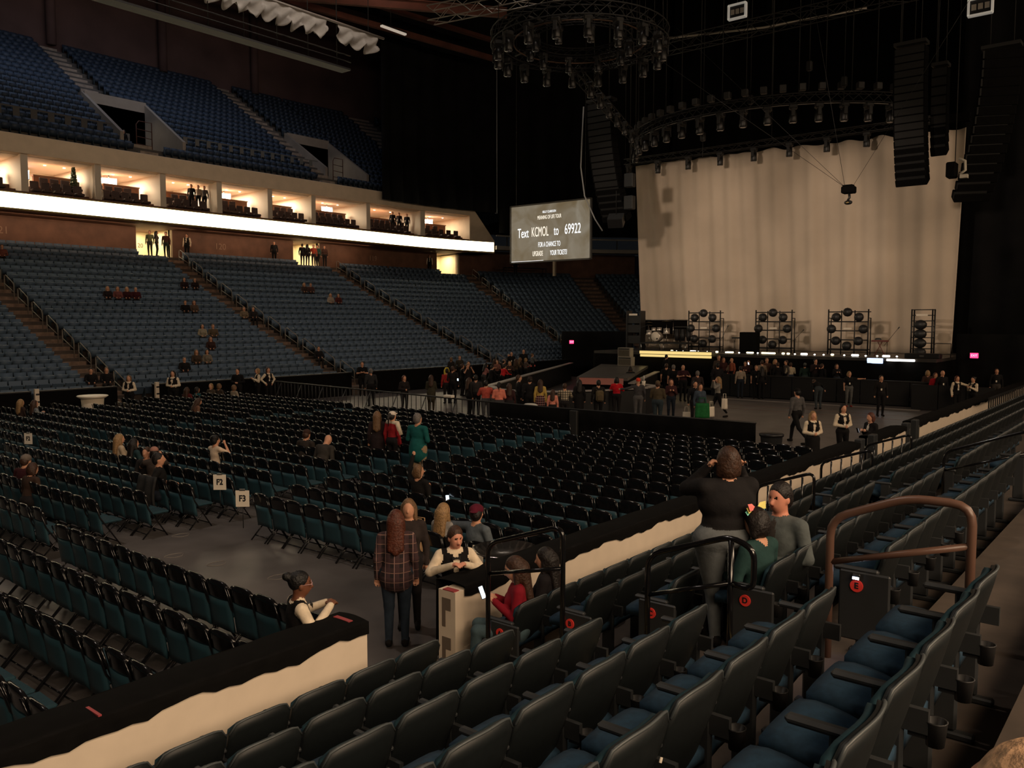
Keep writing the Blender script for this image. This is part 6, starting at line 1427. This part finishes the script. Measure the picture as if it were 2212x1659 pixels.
person(43.31,19.80,0.30,1.55,38,'stand',(116, 98, 84),(80, 30, 40),(28,22,20),'person in a tan jacket with dark hair seen from behind',style='bob')
person(43.03,20.06,0.30,1.72,222,'stand',(60, 34, 32),(20, 19, 20),(84,42,28),'red haired person facing the camera near the stage',style='long')
person(43.24,19.67,0.30,1.70,150,'stand',(165, 92, 70),(20, 19, 20),None,'bald person in an orange brown top near the stage',style='bald')
person(43.03,20.34,0.30,1.84,225,'stand',(70, 60, 54),(20, 19, 20),(110,82,56),'fair person in front of the end of the lit yellow step',style='short')
person(41.47,18.37,0.00,1.66,40,'stand',(150, 136, 120),(30, 36, 46),(28,22,20),'person in a black top with white sleeves seen from behind',style='short')
person(43.00,18.79,0.30,1.55,200,'stand',(56, 32, 32),(20, 19, 20),(28,22,20),'person in a dark red shirt turned to the left, before the stage',style='short',arms='cross')
person(43.31,18.74,0.30,1.60,222,'stand',(40, 34, 34),(20, 19, 20),None,'bald person behind the dark red shirt',style='bald')
person(41.78,17.64,0.00,1.72,215,'stand',(22, 21, 22),(20, 19, 20),(110,82,56),'person in a black T-shirt with a pale badge before the stage',style='short',sleeves='short',badge=True)
person(43.07,17.88,0.30,1.63,40,'stand',(130, 114, 98),(20, 19, 20),(62,40,28),'person in a light tan jacket before the stage',style='short')
person(41.74,17.33,0.00,1.66,40,'stand',(24, 22, 22),(20, 19, 20),(28,22,20),'dark haired person in black in front of the tan jacket',style='long')
person(43.31,17.71,0.30,1.75,222,'stand',(84, 60, 50),(20, 19, 20),(110,82,56),'ruddy person in brown right of the tan jacket',style='short')
person(43.17,17.19,0.30,1.70,222,'stand',(46, 40, 40),(20, 19, 20),(150,118,80),'blonde person in dark clothes before the middle of the stage',style='long')
person(43.00,16.99,0.30,1.55,38,'stand',(20, 19, 20),(20, 19, 20),(62,40,28),'broad person in black seen from behind before the middle of the stage',style='short',bulk=1.25)
person(43.21,16.63,0.30,1.66,140,'stand',(84, 78, 74),(20, 19, 20),(62,40,28),'bearded person in grey turned left behind the white shirt',style='short')
person(43.21,16.38,0.30,1.55,30,'stand',(190, 176, 150),(52, 60, 72),(62,40,28),'person in a cream shirt and jeans seen from behind',style='short',bulk=1.1,arms='phone')
person(43.10,15.59,0.30,1.55,20,'stand',(34, 52, 46),(46, 58, 58),(28,22,20),'person in a dark green jacket and a grey knit cap',style='short',hat=('beanie', (86, 90, 86)),bulk=1.15)
person(43.14,15.06,0.30,1.78,222,'stand',(40, 28, 30),(20, 19, 20),(28,22,20),'bearded person in dark red holding a cup before the stage',style='short',arms='phone')
person(43.07,14.70,0.30,1.55,-20,'stand',(20, 19, 21),(20, 19, 20),(62,40,28),'person in black turned right, behind a bending person',style='short',bulk=1.15)
person(38.48,13.27,0.00,1.66,40,'stand',(22, 22, 24),(56, 62, 66),(62,40,28),'person in grey jeans bending right forward, seen from behind',style='short',lean=1.1,bulk=1.15)
person(43.21,14.01,0.30,1.55,215,'stand',(24, 23, 25),(40, 46, 56),(62,40,28),'person with long hair holding a paper, left of the pointing arm',style='long',arms='phone')
person(40.46,12.53,0.00,1.66,215,'stand',(20, 20, 21),(92, 92, 90),(150,118,80),'person in a black T-shirt and grey jeans pointing to the right',style='bob',arms='down',arm2='side',shoe=(150, 44, 32),sleeves='short',turn=0.5,badge=True)
person(37.23,10.22,0.00,1.72,215,'stand',(30, 27, 27),(20, 19, 20),(28,22,20),'dim person in black with a white patch alone before the barricade',style='short',badge=True)
person(44.37,10.08,0.00,1.82,-20,'stand',(70, 50, 42),(20, 19, 20),(110,82,56),'taller fair person behind the red coat at the right',style='short')
person(42.84,9.70,0.00,1.70,20,'stand',(60, 42, 36),(20, 19, 20),(150,118,80),'blonde person left of the red coat',style='bob')
person(41.49,9.06,0.00,1.68,215,'stand',(165, 24, 38),(20, 19, 20),(84,42,28),'person in a long red coat at the right of the floor',style='bob',coat=0.62,bulk=1.15)
person(41.40,8.76,0.00,1.80,225,'stand',(22, 21, 23),(20, 19, 20),None,'bald person in a black polo shirt behind the red coat',style='bald',badge=True)
person(39.95,7.87,0.00,1.66,222,'stand',(20, 19, 20),(20, 19, 20),(84,42,28),'usher with reddish hair reaching out an arm, right of the red coat',style='bob',usher=True,arms='down',arm2='out')
person(40.05,7.27,0.00,1.64,150,'stand',(20, 19, 20),(20, 19, 20),(28,22,20),'usher in profile, furthest right of the two by the red coat',style='bun',usher=True,arms='phone')
person(45.40,7.27,0.00,1.76,200,'stand',(26, 25, 26),(70, 64, 60),(62,40,28),'person in black standing alone at the right edge by the board',style='short',badge=True)
# ------------------------------------------------------------------ worn details and carried things
def who(s):
    for o in bpy.data.objects:
        if o.get('category') == 'person' and s in o['label']: return o
def wpt(o, p): return o.matrix_basis @ Vector(p)
o = who('dark bun, glasses'); mb = MB(); k = 1.62/1.7
u = who('dark bun, glasses')
hc = Vector((-.0, .018, 1.602))
def headpt(o_lean, turn, nod, h, p):
    a, b, c = p[0], p[1], p[2]-1.50; cn, sn = math.cos(nod), math.sin(nod); b, c = b*cn+c*sn, c*cn-b*sn; ct, st_ = math.cos(turn), math.sin(turn); a, b = a*ct-b*st_, a*st_+b*ct
    q = (a, b-.005, c+1.50); dz = q[2]-.95; cl, sl = math.cos(o_lean), math.sin(o_lean); return Vector((q[0], q[1]*cl+dz*sl, .95+dz*cl-q[1]*sl))*(h/1.7)
for s in (-1, 1): mb.tube([headpt(.10, -.15, 0, 1.62, (s*.034+.026*math.cos(a), .112, 1.610+.019*math.sin(a))) for a in np.linspace(0, 2*math.pi, 12)], .003, 5)
for s in (-1, 1): mb.tube([headpt(.10, -.15, 0, 1.62, p) for p in ((s*.06, .112, 1.612), (s*.078, .02, 1.605))], .003, 5)
mb.build('glasses', mat('glasses_frame', (.5, .3, .3), .3), u)
u = who('usher with short hair and bow tie'); mb = MB()
c = headpt(.12, .2, .12, 1.66, (-.079, .01, 1.545)); mb.tube([c+Vector((0, .018*math.cos(a), .018*math.sin(a)-.012)) for a in np.linspace(0, 2*math.pi, 12)], .0025, 5); mb.build('earring', M_STEEL, u)
u = who('bright hair bow'); mb = MB()
for s, mi in ((-1, 0), (1, 1)):
    for q, mj in ((0, 0), (1, 1), (2, 2)):
        a = [(0, 0, 0), (s*.05, .01, .045-.02*q), (s*.115, .0, .05-.035*q), (s*.10, -.015, -.01-.02*q)]; mb.add([(x+.0, y+.02+.012*q, z+1.255*1.62/1.7+.01) for x, y, z in a], [(0, 1, 2, 3), (3, 2, 1, 0)], (mj+mi) % 3)
mb.sph((0, .02, 1.2), .022, 8, 2)
mb.build('hair_bow', [mat('bow_pink', (.9, .22, .2), .5), mat('bow_yellow', (.85, .75, .2), .5), mat('bow_aqua', (.25, .75, .62), .5)], u)
u = who('yellow scarf over the head'); mb = MB(); h = 1.7/1.7
mb.tube([(-.10, -.02, 1.0), (-.105, -.02, 1.4), (-.10, .0, 1.62), (-.04, .0, 1.74), (.05, .0, 1.74), (.10, .0, 1.62), (.105, .0, 1.5)], .05, 8); mb.build('scarf', cloth((196, 176, 70)), u)
u = who('white cap and a red and white'); MB().tube([(-.16, -.02, 1.40), (.17, -.02, 1.40), (.25, .0, 1.1)], .07, 8).build('white_sleeve', cloth((214, 196, 172)), u)
u = who('white sleeves seen from behind'); 
def phone(x, y, z, rz, tilt, lab):
    t = thing('phone', lab, 'phone', (x, y, z), R(rz)); t.rotation_euler[0] = R(tilt)
    MB().rbox((0, 0, 0), (.07, .009, .14), .004).build('body', M_BLACK, t); MB().bx(-.031, .031, -.0062, -.0048, -.062, .062).build('screen', mat('phone_screen', (.7, .8, 1), .3, emit=(.7, .85, 1), estr=2.2), t)
phone(6.34, 5.56, 1.23, 4, -25, 'glowing phone held by the person in the red jacket')
phone(22.50, 6.72, 1.18, 60, -20, 'glowing phone held by the person in the dark suit')
phone(43.1, 18.65, 1.75, -30, -20, 'glowing phone among the crowd before the stage')
phone(29.75, 27.6, 1.2, -40, -30, 'glowing phone by the yellow scarf'); phone(43.2, 14.75, 1.62, -40, -30, 'glowing phone at the right part of the crowd'); phone(11.55, 11.0, .62, -40, -40, 'bluish glowing phone low among the chairs')
def bag(name, lab, loc, w, d, h, m, rz=0, strap=True):
    t = thing(name, lab, 'bag', loc, R(rz)); mb = MB()
    mb.sheet(lambda u, v: ((u*2-1)*w/2*(1-.12*v*v), -d/2+.02*math.sin(u*9), h*v), 6, 6, (0, d, 0)); mb.build('body', m, t)
    for s in ((-1, 1) if strap else ()): MB().tube([(-w*.25, s*d*.3, h), (-w*.2, s*d*.3, h+.2), (w*.2, s*d*.3, h+.2), (w*.25, s*d*.3, h)], .008, 5).build('handle', m, t)
    return t
bag('tote_bag', 'tan hooded bag hanging on the chair beside the blonde person', (8.78, 8.95, .33), .34, .14, .52, cloth((186, 150, 112)), -80)
bag('shopping_bag', 'bright green bag carried by the person with very long hair', (28.62, 14.15, .42), .52, .18, .55, cloth((32, 100, 52)), -50)
bag('shopping_bag', 'white paper bag hanging beside the green bag', (28.95, 13.95, .45), .26, .1, .38, M_PAPER, -20)
bag('shopping_bag', 'white paper bag carried by the person in a dark vest', (29.3, 15.15, .12), .30, .12, .4, M_PAPER, -50)
bag('shopping_bag', 'white paper bag swinging behind the grey sweater', (32.45, 15.05, .38), .24, .1, .44, M_PAPER, -50)
t = thing('backpack', 'tan backpack worn by a person in black at the curved barricade', 'backpack', (27.46, 17.96, .92), R(42-90)); MB().rbox((0, -.12, .2), (.30, .16, .44), .06).build('body', cloth((96, 84, 62)), t); MB().rbox((0, -.21, .12), (.22, .06, .2), .03).build('pocket', cloth((84, 72, 54)), t)
for s in (-1, 1): MB().tube([(s*.1, -.06, .42), (s*.12, .06, .44), (s*.13, .12, .25), (s*.12, -.05, .02)], .018, 6).build('strap', cloth((70, 62, 48)), t)
t = thing('jacket', 'dark grey jacket hung over a folding chair beside the black T-shirt', 'jacket', (8.28, 16.05, 0)); MB().sheet(lambda u, v: (-.06-.08*math.sin(v*3)+.03*math.sin(u*12), -.32+.6*u, .12+.82*v), 10, 8, (.05, 0, 0)).build('cloth', cloth((44, 44, 44)), t)
t = thing('paper_card', 'white paper card on the chair back behind the usher at the gate', 'paper', (8.72, 7.72, .72), R(-75)); MB().box((0, 0, 0), (.16, .008, .26)).build('card', M_PAPER, t); MB().box((0, .004, .13), (.05, .012, .03)).build('clip', M_STEEL, t)
t = thing('cup_holder_tray', 'white cup left on the curved barricade beside the red hooded top', 'cup', (31.6, 18.4, 1.19)); MB().lathe([(.05, 0), (.09, .26), (.08, .26), (0, .02)], (0, 0, 0), 12).build('cup', M_PAPER, t); MB().lathe([(.03, .2), (.035, .42), (.015, .5), (0, .5)], (.02, .0, 0), 10).build('bottle', mat('bottle_plastic', (.5, .5, .48), .2), t)
t = thing('white_chair', 'white plastic chair behind the fence between the coral and yellow shirts', 'chair', (24.0, 18.65, 0), R(-60)); 
MB().sheet(lambda u, v: ((u*2-1)*.27, -.1-.1*v, .5+.56*v-.06*(u*2-1)**4*v), 6, 4, .03).build('backrest', mat('white_plastic', (.55, .53, .47), .5), t); MB().rbox((0, .12, .46), (.5, .45, .04), .015).build('seat', mat('white_plastic'), t)
for sx in (-1, 1):
    for sy in (-1, 1): MB().cyl((sx*.22, .12+sy*.2, 0), (sx*.22, .12+sy*.2, .46), .022, 6).build('leg', mat('white_plastic'), t)
t = thing('paper_sheet', 'white paper on the fence rail beside the olive coat', 'paper', (22.9, 21.7, 1.16)); MB().rbox((0, 0, .04), (.2, .42, .1), .02).build('sheet', M_PAPER, t)
for k in range(7):
    x = (7.3, 8.1, 7.7, 6.7, 6.9, 8.2, 7.5)[k]; y = (13.4, 14.6, 11.0, 10.2, 15.6, 16.2, 12.4)[k]
    o = MB().tube([(.16*math.cos(a)*(1+.2*math.sin(3*a)), .12*math.sin(a), .003) for a in np.linspace(0, 2*math.pi, 14)[:-1]], .004, 4, closed=True).build('chalk_mark', mat('chalk', (.26, .23, .2), .9), loc=(x, y, .001)); tag(o, 'faint pale ring mark on the cross aisle floor, ' + ('below the F3 card', 'left of the F3 card', 'beside the plaid jacket', 'before the front chair row', 'near the middle block', 'by the grey jacket on a chair', 'in the middle of the aisle')[k], 'floor mark', 'ring marks on the cross aisle')
o = MB().bx(-.03, .03, -4.7, 4.9, 0, .004).build('floor_line', mat('red_line', (.16, .07, .055), .7), loc=(36.4, 13.9, 0)); tag(o, 'thin red line taped across the open floor before the crowd', 'floor line')
o = MB().bx(-.03, .03, -4.7, 4.9, 0, .004).build('floor_line', mat('red_line'), loc=(38.0, 13.9, 0)); tag(o, 'second thin red line on the floor, nearer the barricade', 'floor line')
t = thing('ticket_scrap', 'small white scrap stuck to the back of a seat in row E', 'paper', (2.95, ytr(1)-.012, ztr(1)+.66)); MB().box((0, 0, 0), (.018, .004, .022), 0, Matrix.Rotation(.5, 3, 'Y')).build('scrap', M_PAPER, t)
t = thing('pit_step', 'low black step between the front barricade and the stage', 'platform', (43.1, 15.5, 0)); MB().bx(-.75, .75, -6, 8.8, .24, .30).build('deck', M_BLACK, t); MB().bx(-.7, .7, -5.9, 8.7, 0, .24).build('frame', M_BLACKFAB, t)
t = thing('pit_step', 'low black step at the far end of the floor left of the pit', 'platform', (42, 34.6, 0)); MB().bx(-6, 5, -.6, .6, .24, .30).build('deck', M_BLACK, t); MB().bx(-5.9, 4.9, -.55, .55, 0, .24).build('frame', M_BLACKFAB, t)
